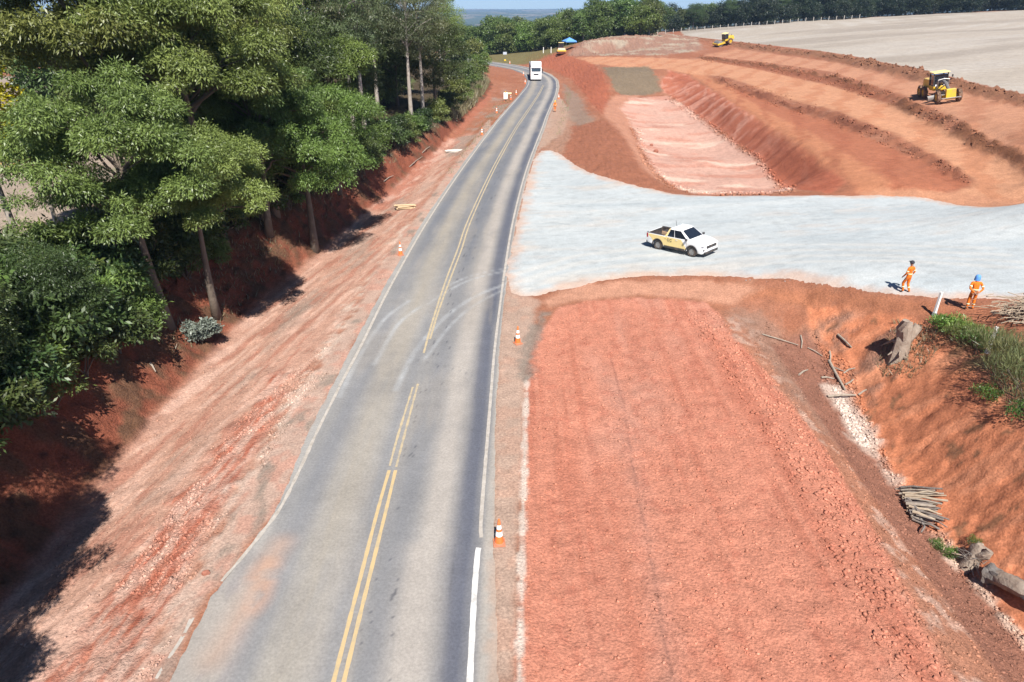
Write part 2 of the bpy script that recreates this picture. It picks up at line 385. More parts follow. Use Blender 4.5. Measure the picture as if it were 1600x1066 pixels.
paint(region(Gpoly((560,300),(640,240),(700,210),(740,160),(770,140),(760,165),(700,230),(610,330)), .5, .8)[0], (.30,.105,.065), .6)
verge = region(Gpoly((470,720),(430,790),(380,855),(320,935),(255,1066),(215,1066),(345,838),(425,692),(525,535),(580,440),(640,352),(705,262),(765,185),(770,205),(725,265),(665,350),(605,445),(550,545)), .25, .35)[0]
paint(verge, (.35,.25,.20), .9, .4, .012)
paint(verge*sstep(.0,.4,n_mid+.4*n_big), (.36,.19,.14), .7)
paint(verge*sstep(.15,.45,fbm(xf*1.4+3,yf*.6,411,4)), (.17,.145,.12), .7)
# bank face: deep red; above it leaf litter
strip_ = region(Gpoly((430,1300),(215,1066),(345,838),(425,692),(525,535),(580,440),(640,352),(705,262),(740,205),(700,215),(590,315),(500,390),(330,545),(245,640),(7,930),(-200,1250)), .8, .6)[0]
paint(strip_*sstep(.05,.4,streak), (.46,.30,.235), .65)
paint(strip_*sstep(.1,.45,-streak+.3*streak2), (.28,.115,.078), .6)
paint(region(Gpoly((150,880),(330,640),(420,520),(520,415),(600,330),(700,235),(760,165),(790,140),(800,160),(740,215),(640,340),(560,420),(440,520),(340,670)), .6, .9)[0]*sstep(-.05,.4,grey*.6+streak*.5+n_big*.5), (.235,.17,.135), .6)
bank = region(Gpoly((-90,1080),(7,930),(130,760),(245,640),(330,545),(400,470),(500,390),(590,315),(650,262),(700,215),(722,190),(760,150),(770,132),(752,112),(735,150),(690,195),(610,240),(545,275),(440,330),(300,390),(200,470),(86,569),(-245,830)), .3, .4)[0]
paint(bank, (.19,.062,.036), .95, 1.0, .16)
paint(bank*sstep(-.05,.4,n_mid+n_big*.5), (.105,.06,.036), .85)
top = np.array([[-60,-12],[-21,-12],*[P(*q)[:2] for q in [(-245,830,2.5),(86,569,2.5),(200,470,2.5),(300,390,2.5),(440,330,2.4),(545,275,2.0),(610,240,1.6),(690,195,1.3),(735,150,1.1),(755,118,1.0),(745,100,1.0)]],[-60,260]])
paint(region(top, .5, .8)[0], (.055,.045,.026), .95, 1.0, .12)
fl = np.array([[-320,-12],[-26.5,-12],[-27,10],[-28,30],[-29,45],[-32,75],[-36,110],[-60,180],[-320,250]])
paint(region(fl, 1.2, 1.5)[0], (.27,.215,.17), 1, .5, .05)
paint(region(np.array([[-34,60],[-25,58],[-20,150],[-28,175],[-38,120]]), 1.5, 1.5)[0], (.09,.12,.035), .9)
# --- right: shoulder, pad, slope, trench, cut
shoulder = region(Gpoly((740,1066),(752,800),(764,673),(775,540),(790,440),(806,340),(850,200),(872,150),(890,170),(880,215),(845,232),(812,330),(798,455),(840,470),(830,540),(820,640),(816,780),(806,1066)), .3, .3)[0]
paint(shoulder, (.31,.225,.175), .9, .3, .01)
paint(shoulder*sstep(.1,.5,n_mid+n_big*.6), (.33,.20,.145), .6)
pad = region(Gpoly((800,1300),(806,1066),(812,900),(816,780),(820,640),(824,570),(840,520),(875,480),(920,470),(1000,465),(1100,472),(1128,495),(1160,540),(1215,600),(1290,700),(1380,850),(1500,1066),(1620,1280)), .12, .16)[0]
paint(pad, (.41,.168,.110), 1, .8, .02)
paint(pad*sstep(.0,.5,fbm(xf*2.6,yf*.10,451,3)), (.335,.118,.074), .6)
paint(pad*sstep(0,.5,fbm(xf*.45+5,yf*.12,51,3)), (.405,.195,.138), .75)
paint(pad*sstep(.15,.5,fbm(xf*2.2,yf*2.2,55,4)), (.33,.115,.075), .5)
paint(band(Gpoly((955,560),(975,640),(990,740),(1015,860),(1035,980),(1050,1066)), .045, .05, .04), (.24,.10,.07), .7)
paint(band(Gpoly((1050,1066),(1000,780),(960,600)), .4, .5, .6)*.35, (.32,.19,.15), .7)
paint(band(Gpoly((812,1066),(815,900),(818,780),(821,650),(824,590)), .10, .06, .16), (.46,.38,.32), .95, .8)
paint(band(Gpoly((822,590),(826,550),(838,515),(850,490)), .35, .25, .5), (.17,.14,.115), .8)
slope = region(Gpoly((1128,495),(1160,540),(1215,600),(1290,700),(1380,850),(1500,1066),(1600,1220),(1700,1220),(1572,1066),(1425,868),(1310,700),(1240,590),(1205,540),(1185,500)), .3, .5)[0]
paint(slope, (.30,.14,.088), .95, .9, .03)
paint(slope*sstep(.0,.4,fbm(xf*1.8,yf*1.8,61,3)), (.40,.265,.205), .8)
paint(region(Gpoly((1140,490),(1190,480),(1260,560),(1300,640),(1360,740),(1290,680),(1210,580)), .6, .8)[0]*.8, (.215,.135,.10), .8)
lo_sl = region(Gpoly((1205,540),(1240,590),(1310,700),(1425,868),(1572,1066),(1690,1220),(1760,1150),(1640,1040),(1560,950),(1480,860),(1410,765),(1345,660),(1310,590),(1270,510)), .25, .3)[0]
paint(lo_sl, (.215,.10,.068), .95, 1.0, .05)
cut = region(Gpoly((1270,520),(1310,590),(1345,660),(1410,765),(1480,860),(1560,950),(1640,1040),(1760,1150),(1900,900),(1700,750),(1600,655),(1540,590),(1495,535),(1440,500),(1340,478),(1260,468)), .2, .5)[0]
# rills down the face of the cut
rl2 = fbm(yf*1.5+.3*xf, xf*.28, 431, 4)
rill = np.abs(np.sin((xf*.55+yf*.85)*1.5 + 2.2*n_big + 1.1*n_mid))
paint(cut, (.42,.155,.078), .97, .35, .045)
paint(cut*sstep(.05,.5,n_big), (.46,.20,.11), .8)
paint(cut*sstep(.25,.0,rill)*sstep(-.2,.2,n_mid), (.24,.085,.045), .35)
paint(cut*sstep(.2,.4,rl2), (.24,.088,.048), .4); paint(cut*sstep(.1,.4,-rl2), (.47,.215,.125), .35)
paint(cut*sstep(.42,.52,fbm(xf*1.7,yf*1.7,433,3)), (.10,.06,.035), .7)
paint(region(Gpoly((1290,480),(1400,500),(1420,560),(1350,640),(1310,590),(1270,520)), .5, .6)[0]*sstep(-.1,.4,n_mid), (.22,.13,.095), .7, 1.2, .1)
paint(band(Gpoly((1305,610),(1330,655),(1350,690)), .55, .3, .5), (.47,.37,.31), .9, 1.1)
paint(band(Gpoly((1350,690),(1400,755)), .2, .25, .6), (.43,.32,.26), .8, 1.1)
paint(band(Gpoly((1470,840),(1530,920),(1600,1000),(1650,1040)), .15, .2, .6), (.45,.33,.26), .9, 1.1)
paint(region(Gpoly((1100,440),(1280,450),(1390,466),(1480,476),(1600,480),(1600,505),(1480,500),(1390,490),(1300,475),(1200,465),(1120,470)), .3, .4)[0], (.285,.115,.062), .9, .6)
paint(region(Gpoly((900,445),(1010,440),(1110,440),(1190,450),(1140,475),(1000,462),(900,470),(860,480),(850,470)), .3, .4)[0], (.37,.19,.125), .9, .4)
paint(region(Gpoly((1470,500),(1560,520),(1610,565),(1610,650),(1540,590),(1490,540)), .4, .6)[0]*sstep(-.3,.3,n_mid), (.16,.125,.06), .85)
# --- pit and benches
paint(region(Gpoly((842,238),(880,245),(920,268),(1000,290),(1050,302),(1035,290),(1000,255),(975,205),(950,190),(895,195)), .4, .6)[0], (.245,.098,.058), .95, .9, .08)
paint(region(Gpoly((870,155),(900,185),(895,205),(878,240),(845,232),(862,190)), .5, .7)[0]*.8, (.30,.19,.135), .8)
paint(region(Gpoly((880,130),(905,150),(925,190),(900,200),(885,170)), .7, .9)[0], (.20,.16,.125), .7)
paint(region(Gpoly((925,165),(960,150),(1000,148),(985,200),(1010,255),(1045,292),(1010,270),(975,215)), .6, .7)[0], (.38,.19,.125), .8, .8, .06)
floor_ = region(Gpoly((985,190),(1010,245),(1045,288),(1090,303),(1200,303),(1246,294),(1196,255),(1152,225),(1112,197),(1078,170),(1040,150),(985,152),(968,168)), .6, .9)[0]
paint(floor_, (.45,.275,.215), .95, .9, .05)
paint(floor_*sstep(.05,.45,fbm(xf*.18,yf*.42,71,4)), (.40,.19,.135), .8)
paint(floor_*sstep(.2,.5,fbm(xf*.12+9,yf*.35+4,73,3)), (.52,.38,.30), .9)
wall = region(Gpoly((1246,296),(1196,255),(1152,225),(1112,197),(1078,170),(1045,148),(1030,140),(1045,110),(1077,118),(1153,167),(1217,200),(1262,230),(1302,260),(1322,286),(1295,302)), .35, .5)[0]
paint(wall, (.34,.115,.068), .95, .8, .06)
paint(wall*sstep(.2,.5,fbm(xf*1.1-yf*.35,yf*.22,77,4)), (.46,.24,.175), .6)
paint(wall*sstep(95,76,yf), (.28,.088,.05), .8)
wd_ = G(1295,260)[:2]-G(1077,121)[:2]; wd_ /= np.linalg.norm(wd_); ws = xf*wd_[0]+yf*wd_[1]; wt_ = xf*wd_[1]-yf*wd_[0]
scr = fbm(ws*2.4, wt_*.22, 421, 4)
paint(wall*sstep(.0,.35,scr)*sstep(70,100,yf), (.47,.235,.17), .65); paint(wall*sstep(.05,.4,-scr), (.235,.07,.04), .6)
bench1 = region(Gpoly((1085,116),(1120,128),(1200,160),(1300,192),(1400,232),(1515,289),(1480,303),(1340,302),(1300,260),(1217,200),(1153,167),(1100,130)), .35, .4)[0]
paint(bench1, (.285,.105,.058), .9, .4, .03)
paint(band(Gpoly((1085,112),(1115,130),(1170,165),(1240,205),(1310,250),(1370,295)), 1.2, .6, .6), (.36,.155,.083), .85, .3)
paint(bench1*sstep(.1,.5,np.sin((xf*.9-yf*.35)*1.6+3*n_big)*.5+n_mid*.4), (.245,.082,.045), .6)
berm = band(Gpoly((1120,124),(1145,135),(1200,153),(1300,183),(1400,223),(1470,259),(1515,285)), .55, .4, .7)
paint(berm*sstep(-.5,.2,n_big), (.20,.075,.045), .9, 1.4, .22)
haul = region(Gpoly((880,93),(1000,90),(1095,93),(1190,109),(1300,134),(1400,166),(1480,202),(1600,262),(1700,310),(1700,330),(1600,316),(1490,303),(1528,284),(1470,247),(1400,211),(1300,172),(1200,144),(1125,118),(1040,108),(960,104),(900,100)), .5, .5)[0]
paint(haul, (.40,.20,.115), .95, .3, .02)
paint(haul*sstep(.1,.5,np.sin((xf*.8-yf*.45)*1.4+2.5*n_big)*.6+n_mid*.4), (.34,.145,.078), .7)
paint(region(Gpoly((1340,300),(1480,300),(1600,314),(1700,325),(1700,335),(1600,320),(1450,313),(1350,307)), .3, .3)[0], (.37,.18,.105), .9, .3)
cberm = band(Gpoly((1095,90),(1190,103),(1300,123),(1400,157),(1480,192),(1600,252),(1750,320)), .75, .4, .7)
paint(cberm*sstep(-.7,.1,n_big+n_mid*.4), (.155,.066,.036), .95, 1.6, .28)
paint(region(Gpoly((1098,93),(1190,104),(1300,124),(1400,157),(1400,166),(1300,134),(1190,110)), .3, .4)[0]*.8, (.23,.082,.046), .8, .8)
bench3 = region(Gpoly((1100,86),(1190,97),(1300,112),(1400,146),(1480,180),(1600,241),(1700,290),(1750,205),(1600,168),(1500,143),(1400,119),(1300,96),(1150,76)), .4, .5)[0]
paint(bench3, (.38,.19,.115), .92, .4, .03)
paint(bench3*sstep(.05,.4,np.sin((xf*.7-yf*.5)*1.3+2*n_big)*.5+n_mid*.5), (.30,.13,.075), .7)
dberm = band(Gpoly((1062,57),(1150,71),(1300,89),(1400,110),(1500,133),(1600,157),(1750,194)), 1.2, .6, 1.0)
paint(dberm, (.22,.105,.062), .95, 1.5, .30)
field = region(np.concatenate([Gpoly((1070,56),(1170,67),(1300,82),(1400,101),(1500,124),(1600,147),(1750,182)), np.array([[330,60],[330,330],[225,322],[170,322],[120,328],[75,335]])]), .5, .6)[0]
paint(field, (.31,.268,.222), 1, .3, .03)
furrow = np.sin((xf*.35+yf*.94)*1.9)
paint(field*sstep(-.2,.9,furrow*.4+fbm(xf*.02+yf*.008,yf*.09-xf*.03,81,4)*1.4), (.35,.315,.275), .8)
paint(field*sstep(.1,.6,fbm(xf*.012+yf*.01+7,yf*.07-xf*.02,83,4)*1.5), (.235,.20,.165), .7)
# --- bend cut, heap, green patch
paint(region(Gpoly((815,96),(862,109),(892,125),(915,150),(940,178),(955,145),(943,116),(930,102),(905,92),(872,83),(838,81)), .6, .8)[0], (.285,.092,.052), .95, .9, .10)
paint(region(np.array([[-60,205],[2,214],[30,240],[60,290],[30,330],[-60,330]]), 3, 4)[0], (.10,.11,.045), .8)
heap = region(Gpoly((885,88),(905,70),(940,56),(985,50),(1045,51),(1085,60),(1100,78),(1040,86),(960,87)), 1.0, 1.2)[0]
paint(heap, (.255,.15,.11), .95, 1.2, .25)
paint(heap*sstep(.0,.4,fbm(xf*.22,yf*.22,91,4)), (.33,.27,.205), .9)
paint(region(Gpoly((942,106),(1012,104),(1032,142),(968,149),(955,130)), .6, 1.0)[0], (.155,.125,.085), .9, 1.0, .1)
paint(sstep(335,350,yf), (.11,.12,.055), .95)
# --- geometry relief
Zd = Zs.ravel() + relief*(n_mid*.55 + n_fin*.6)*1.6*np.clip(1.6-np.abs(xf)*0, .3, 1.6)
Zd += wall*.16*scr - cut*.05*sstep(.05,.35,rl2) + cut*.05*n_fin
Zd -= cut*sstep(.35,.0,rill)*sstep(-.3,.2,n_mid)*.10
# windrows of loose earth along the benches
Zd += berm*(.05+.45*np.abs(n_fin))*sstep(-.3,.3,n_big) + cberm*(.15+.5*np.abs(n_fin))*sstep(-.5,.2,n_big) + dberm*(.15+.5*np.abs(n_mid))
# --- road and gravel lie on the ground: lower the earth a little below them
road_poly = np.array([*[P(*q)[:2] for q in [(180,1320),(262,1066),(325,935),(385,855),(428,800),(480,673),(550,540),(603,440),(663,340),(719,260),(765,200),(782,180),(809,150),(821,135),(823,124),(815,114.5),(798,108),(768,103),(730,98),(680,94)]],
                      *[P(*q)[:2] for q in [(690,89.5),(730,92.5),(770,96.3),(806,101.2),(841,108),(862,116),(873,125),(875,135),(872,150),(859,180),(853,200),(830,260),(809,340),(793,440),(783,540),(776,673),(775,807),(776,900),(782,1066),(785,1320)]]])
rp = np.concatenate([[[-9.5,-12]], road_poly, [[0.2,-12]]])
rm, rd = region(rp, .15, .0, 3)
under_road = sstep(-.05, .35, rd + .12*n_mid + .1*n_fin)
Zd = Zd*(1-under_road) + (-.14)*under_road
# the earth runs out level against the road, with a ragged lip
lip = sstep(-2.0, -.1, rd)*(1-under_road)
Zd = Zd*(1-lip*.85) + (.022 + .012*n_mid + .008*n_fin)*lip*.85
gpx = [(797,458),(790,430),(800,380),(812,330),(822,285),(833,250),(845,236),(862,235),(880,243),(900,258),(920,269),(960,281),(1000,292),(1060,303.5),(1100,306),(1200,305.5),(1350,304.5),(1450,310),(1600,318),(1760,322),(1760,480),(1600,469),(1480,467),(1380,459),(1280,444),(1240,436),(1200,436),(1100,431),(1020,431),(980,434),(940,438),(910,447),(880,452),(840,462),(815,464)]
gpoly = Gpoly(*gpx)
gm, gd = region(gpoly, .2, .0, 3)
under_g = sstep(0, .5, gd)*(1-under_road)
Zd -= .12*under_g
Zg = Zd.reshape(X.shape)
def H(x, y): return bilin(GX, GY, Zg, np.asarray(x, float), np.asarray(y, float))
def Gd(px, py): return G(px, py, H)
V = np.stack([xf, yf, Zd], 1)
nx, ny = len(GX), len(GY)
idx = np.arange(nx*ny).reshape(ny, nx)
F = np.stack([idx[:-1,:-1], idx[:-1,1:], idx[1:,1:], idx[1:,:-1]], -1).reshape(-1, 4)
M_SOIL = soil_material('soil', .5)
me = mesh_np('earth_ground', V, F, M_SOIL, True)
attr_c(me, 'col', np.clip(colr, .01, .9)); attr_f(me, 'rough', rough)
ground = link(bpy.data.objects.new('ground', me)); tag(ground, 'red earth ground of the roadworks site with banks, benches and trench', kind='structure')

# ------------------------------------------------------------------ gravel yard
def sheet(name, poly, hfun, step, mat, up=.05, edge=.45, noise=.25, colfun=None, ax=None):
    lo = poly.min(0)-1; hi = poly.max(0)+1
    if ax is None: ax = (np.arange(lo[0], hi[0]+step, step), np.arange(lo[1], hi[1]+step, step))
    x, y = np.meshgrid(*ax); sh = x.shape; x = x.ravel(); y = y.ravel()
    nm = fbm(x*1.1, y*1.1, 5, 4); nf = fbm(x*3.3, y*3.3, 9, 3)
    d = sdist(poly, x, y) + noise*(nm*.8+nf*.4)
    z = hfun(x, y) + up*sstep(-.02, edge, d) - .10*sstep(.05, -.35, d)
    ok = (d > -.6).reshape(sh)
    id_ = np.arange(len(x)).reshape(sh)
    fm = ok[:-1,:-1] | ok[1:,:-1] | ok[:-1,1:] | ok[1:,1:]
    f = np.stack([id_[:-1,:-1][fm], id_[:-1,1:][fm], id_[1:,1:][fm], id_[1:,:-1][fm]], -1)
    used = np.unique(f); rm_ = np.full(len(x), -1); rm_[used] = np.arange(len(used)); f = rm_[f]
    m = mesh_np(name, np.stack([x,y,z],1)[used], f, mat, True)
    return m, x[used], y[used], d[used]
M_GRAV = soil_material('gravel', .26, .02)
me, gx_, gy_, gd_ = sheet('gravel_yard', gpoly, lambda a, b: H0(a, b)+.012*fbm(a*2, b*2, 4, 3)+.02*fbm(a*.3,b*.8,6,3), .22, M_GRAV, .045, .5, .35)
gc = np.empty((len(gx_),3)); gc[:] = (.345,.368,.372)
def gp(mask, c, a):
    k = (mask*a)[:,None]; gc[:] = gc*(1-k)+np.array(c)*k
gp(sstep(.0,.5,fbm(gx_*.10,gy_*.5,101,4)), (.385,.40,.395), .8)
gp(sstep(.1,.5,fbm(gx_*.14+5,gy_*.7,103,4)), (.31,.34,.35), .7)
gp(sstep(.1,.45,fbm(gx_*.13+2,gy_*.32,105,4))*sstep(1,4,gy_-26)*sstep(20,12,gx_), (.40,.345,.295), .5)
trk = Gpoly((790,462),(900,425),(1000,412),(1120,405),(1250,400),(1400,400),(1600,410))
for k, o in enumerate((-1.6,-.2,1.4,3.0)):
    t2 = trk.copy(); t2[:,1] += o
    gp(sstep(.5,.1,sdist(t2,gx_,gy_,False)+.25*fbm(gx_*.6,gy_*.6,k,3)), (.44,.42,.385), .45)
gp(sstep(.15,.5,fbm(gx_*.08+3,gy_*.25+1,107,4))*sstep(.0,.4,fbm(gx_*.5,gy_*1.6,108,3)), (.39,.34,.30), .4)
gp(sstep(.25,.5,fbm(gx_*.9,gy_*3.2,109,4)), (.27,.285,.285), .5)
gp(sstep(1.1,.0,gd_+.6*fbm(gx_*.9,gy_*.9,110,3)), (.40,.26,.19), .7)
attr_c(me, 'col', gc); attr_f(me, 'rough', np.full(len(gx_), .35))
gravel = link(bpy.data.objects.new('gravel_yard', me)); tag(gravel, 'pale crushed stone yard spread beside the road', kind='structure')
def HG(x, y):
    return np.maximum(H(x, y), np.where(sdist(gpoly, np.atleast_1d(x), np.atleast_1d(y)) > .3, H0(x, y)+.045, -99))
# ------------------------------------------------------------------ road
def catmull(p, n=12):
    p = np.asarray(p, float); q = np.concatenate([[2*p[0]-p[1]], p, [2*p[-1]-p[-2]]]); out = []
    for i in range(1, len(q)-2):
        for k in range(n):
            t = k/n; a, b, c, d = q[i-1], q[i], q[i+1], q[i+2]
            out.append(.5*((2*b)+(c-a)*t+(2*a-5*b+4*c-d)*t*t+(3*b-a-3*c+d)*t**3))
    out.append(q[-2]); return np.array(out)
def resample(p, step):
    s = np.concatenate([[0], np.cumsum(np.linalg.norm(np.diff(p, axis=0), axis=1))])
    if np.isscalar(step): t = np.linspace(0, s[-1], max(2, int(s[-1]/step)+1))
    else: t = step[step <= s[-1]]
    return np.stack([np.interp(t, s, p[:,k]) for k in range(p.shape[1])], 1), t
def normals(p):
    d = np.gradient(p, axis=0); d /= np.linalg.norm(d, axis=1)[:,None]+1e-9
    return np.stack([d[:,1], -d[:,0]], 1)
RW = np.array([P(*q)[:2] for q in RIGHT_LN]); RS = catmull(np.concatenate([[[RW[0,0]-.25,-12]], RW]))
RS, _ = resample(RS, .5)
for _ in range(12): RS[1:-1] = (RS[:-2]+2*RS[1:-1]+RS[2:])/4
CEN = RS - normals(RS)*3.44
for _ in range(30): CEN[1:-1] = (CEN[:-2]+2*CEN[1:-1]+CEN[2:])/4
sv = [0.0]
while sv[-1] < 400:
    d_ = max(10.0, sv[-1]-12) ; sv.append(sv[-1] + max(.09, .09*(d_/14)**1.2))
cen, vv = resample(CEN, np.array(sv)); nn = normals(cen)
uu = np.concatenate([np.arange(-10.5,-4.6,.25), np.arange(-4.6, 4.65, .075)])
U, VV = np.meshgrid(uu, vv); XR = cen[:,0][:,None]+nn[:,0][:,None]*uu; YR = cen[:,1][:,None]+nn[:,1][:,None]*uu
def lane_uv(px, py):
    q = P(px, py, 0)[:2]; k = np.argmin(((cen-q)**2).sum(1)); return (q-cen[k])@nn[k], vv[k]
ur, vr, xr, yr = U.ravel(), VV.ravel(), XR.ravel(), YR.ravel()
rc = np.empty((len(ur),3)); rc[:] = (.20,.194,.187)
def rp_(mask, c, a=1.0):
    k = (mask*a)[:,None]; rc[:] = rc*(1-k)+np.array(c)*k
nl = fbm(ur*1.4, vr*.10, 201, 4); nl2 = fbm(ur*4, vr*.35, 203, 4); nb = fbm(xr*.35, yr*.35, 205, 4); nfine = fbm(xr*2.2, yr*2.2, 207, 3)
g = lambda c, w_: np.exp(-((ur-c+.07*nb)/w_)**2)
v850 = lane_uv(750,850)[1]; v730 = lane_uv(610,735)[1]; v560 = lane_uv(700,560)[1]; v420 = lane_uv(790,425)[1]
near = sstep(v850+.3, v850-.3, vr)
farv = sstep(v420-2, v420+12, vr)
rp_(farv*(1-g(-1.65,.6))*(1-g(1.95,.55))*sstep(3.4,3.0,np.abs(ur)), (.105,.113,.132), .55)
dusty = sstep(v420+6, v420-8, vr)*sstep(.5,-.3,nb)
rp_(dusty*sstep(-3.4,-2.6,ur)*sstep(.2,-.6,ur), (.26,.25,.235), .65)
rp_(dusty*(ur < 0), (.235,.23,.225), .35)
rp_(sstep(-.1,.5,nl2)*sstep(-.5,.2,nb), (.24,.225,.205), .3)
rp_(g(-2.8,.50)*(.8+.5*nl), (.118,.126,.148), .70); rp_(np.clip(g(2.96,.46)*(1.05+.5*nl),0,1), (.082,.088,.112), .92)
rp_(g(.72,.50)*(.8+.6*nl), (.125,.131,.148), .75); rp_(g(-.45,.30), (.15,.155,.168), .5)
rp_(np.clip(g(-1.6,.62)*(.9+.7*nl),0,1), (.27,.238,.192), .72)
rp_(np.clip((g(1.95,.50)*(1-near)+g(1.74,.62)*near)*(1.1+.5*nl),0,1), (.30,.272,.243), .92)
# dusty verge of the asphalt outside the lines
rp_(sstep(3.5,3.75,ur), (.285,.26,.23), .9); rp_(sstep(3.75,4.1,ur+.2*nfine), (.31,.23,.18), .8)
rp_(sstep(-3.5,-3.8,ur), (.275,.262,.245), .85); rp_(sstep(-3.9,-4.3,ur+.25*nfine)*sstep(v850-1,v850+1,vr), (.30,.215,.17), .85)
# the lay-by at the left, with earth tracked over it
bay = sstep(v850+1.5, v850-3, vr)*sstep(-2.5,-3.3,ur)
rp_(bay, (.25,.228,.21), .8); rp_(bay*sstep(.0,.35,fbm(xr*.5+yr*.25,yr*.12,211,4)), (.33,.225,.165), .85)
rp_(bay*sstep(.12,.3,fbm(xr*1.6,yr*.9,213,4)), (.19,.175,.175), .6)
def rband(px, width, soft=.06):
    pl = np.array([P(*q, 0)[:2] for q in px]); pl = catmull(pl, 6); lo = pl.min(0)-1; hi = pl.max(0)+1
    m = (xr > lo[0]) & (xr < hi[0]) & (yr > lo[1]) & (yr < hi[1]); o = np.zeros(len(xr))
    o[m] = sstep(-soft, soft, width - sdist(pl, xr[m], yr[m], False)); return o
rp_(rband([(400,900),(420,880),(408,930),(395,950)], .28, .35)*sstep(-.5,.1,nfine), (.42,.225,.14), .5)
rp_(rband([(330,1030),(375,960),(420,880),(440,850)], .30, .5), (.36,.235,.17), .6)
for a_, wd in (([(800,421),(740,436),(700,455),(668,476)], .10), ([(800,417),(735,432),(690,452)], .06), ([(800,440),(740,465),(695,497),(650,548),(618,610)], .14),
               ([(800,447),(745,475),(705,508),(665,560)], .10), ([(640,470),(600,500),(560,560),(530,620)], .12), ([(655,480),(620,510),(585,570)], .12)):
    rp_(rband(a_, wd, .10)*(.7+.5*nfine), (.33,.34,.345), .6)
# seams, cracks and tar specks
crk = lambda px, wd=.018: rband(px, wd, .025)
for c_ in ( [(680,850),(710,852),(752,850)], [(690,622),(730,622),(770,621)], [(640,560),(700,575),(745,590)], [(690,1066),(700,980),(705,905),(712,852)]):
    rp_(crk(c_)*sstep(-.5,.1,nfine+.3), (.09,.09,.10), .55)
crack2 = np.abs(fbm(ur*2.3, vr*.22, 221, 4)) < .006
rp_(crack2*sstep(.9,.5,np.abs(ur-.7)), (.07,.07,.08), .7)
rp_(sstep(.1,.5,fbm(ur*1.1,vr*.16,231,4)), (.265,.235,.20), .28)
rp_(sstep(.2,.5,fbm(ur*.8+4,vr*.3,233,4)), (.13,.13,.138), .18)
ZR = np.full(len(ur), .018) - .012*(ur/4)**2*1.0 + .003*nb
# the edge of the sheet dips under the earth
dedge = sdist(rp, xr, yr); ZR -= .16*sstep(.12, -.35, dedge + .1*nfine)
ok = (dedge > -.7).reshape(U.shape)
fm = ok[:-1,:-1] | ok[1:,:-1] | ok[:-1,1:] | ok[1:,1:]
id_ = np.arange(len(ur)).reshape(U.shape)
f = np.stack([id_[:-1,:-1][fm], id_[:-1,1:][fm], id_[1:,1:][fm], id_[1:,:-1][fm]], -1)
used = np.unique(f); rmap = np.full(len(ur), -1); rmap[used] = np.arange(len(used))
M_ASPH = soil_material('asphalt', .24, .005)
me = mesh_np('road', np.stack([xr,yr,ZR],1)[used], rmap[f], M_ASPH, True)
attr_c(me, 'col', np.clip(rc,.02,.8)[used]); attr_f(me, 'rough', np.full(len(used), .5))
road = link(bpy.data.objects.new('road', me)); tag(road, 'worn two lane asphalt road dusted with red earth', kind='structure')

def paint_mat(name, col, wear, wearcol, wscale=3.0):
    m = bpy.data.materials.new(name); m.use_nodes = True; t = m.node_tree; b = t.nodes['Principled BSDF']; b.inputs['Roughness'].default_value = .8
    b.inputs['Specular IOR Level'].default_value = .2
    g_ = t.nodes.new('ShaderNodeNewGeometry'); n = t.nodes.new('ShaderNodeTexNoise'); n.inputs['Scale'].default_value = wscale; n.inputs['Detail'].default_value = 8; n.inputs['Roughness'].default_value = .75
    t.links.new(g_.outputs['Position'], n.inputs['Vector'])
    mr = t.nodes.new('ShaderNodeMapRange'); mr.inputs[1].default_value = wear-.12; mr.inputs[2].default_value = wear+.12; t.links.new(n.outputs['Fac'], mr.inputs[0])
    mx = t.nodes.new('ShaderNodeMix'); mx.data_type = 'RGBA'; mx.inputs['A'].default_value = (*wearcol,1); mx.inputs['B'].default_value = (*col,1)
    t.links.new(mr.outputs[0], mx.inputs['Factor']); t.links.new(mx.outputs['Result'], b.inputs['Base Color']); return m
M_WHITE = paint_mat('white_line_paint', (.56,.55,.53), .42, (.33,.315,.29)); M_WHITE2 = paint_mat('worn_white_line', (.40,.365,.325), .48, (.28,.25,.215))
M_YEL = paint_mat('yellow_line_paint', (.44,.325,.17), .42, (.32,.265,.18)); M_YEL2 = paint_mat('worn_yellow_line', (.40,.32,.20), .44, (.24,.22,.185))
def strip(name, px, width, mat, wj=.012, seed=0):
    p = catmull(np.array([P(x, y, .02)[:2] for x, y in px]), 8); p, t = resample(p, .12)
    n_ = normals(p); wv = width/2 + wj*fbm(t*3, t*0+seed, 5, 3)
    a = p - n_*wv[:,None]; b_ = p + n_*wv[:,None]; m = len(p)
    def zr(q):
        k = np.argmin((np.abs(q[:,0][:,None]-cen[::3,0])+np.abs(q[:,1][:,None]-cen[::3,1])), 1)*3
        u_ = ((q-cen[k])*nn[k]).sum(1); return .018-.012*(u_/4)**2 + .008
    v = np.concatenate([np.c_[a, zr(a)], np.c_[b_, zr(b_)]]); i = np.arange(m-1)
    o = link(bpy.data.objects.new(name, mesh_np(name, v, np.stack([i, i+m, i+m+1, i+1], 1), mat)), road); return o
strip('edge_line', [(726,1240),(734,1066),(741,930),(746,868),(748,856)], .17, M_WHITE)
strip('edge_line', [(752,840),(752,807),(762.5,673),(768,605),(773.5,540),(786,440)], .13, M_WHITE2)
strip('edge_line', [(786,439),(802.7,340),(824,260),(847,200),(854,180),(867,150),(870,137)], .15, M_WHITE2)
strip('edge_line', [(870,136),(868,125),(858,117),(838,109),(805,102),(770,97)], .14, M_WHITE2)
strip('edge_line', [(345,908),(372,878),(395,850),(415,825),(440,790),(470,730),(496,673),(530,605)], .12, M_WHITE2, .03)
strip('edge_line', [(530,604),(564,540),(614,440),(671.5,340),(725,260),(769.5,200),(785.5,180),(812,150)], .14, M_WHITE2)
strip('edge_line', [(812,149.5),(824,135),(826,124),(818,114),(800,107),(770,102)], .14, M_WHITE2)
strip('edge_line', [(240,1066),(262,1030),(282,1000),(300,965)], .10, M_WHITE2, .04)
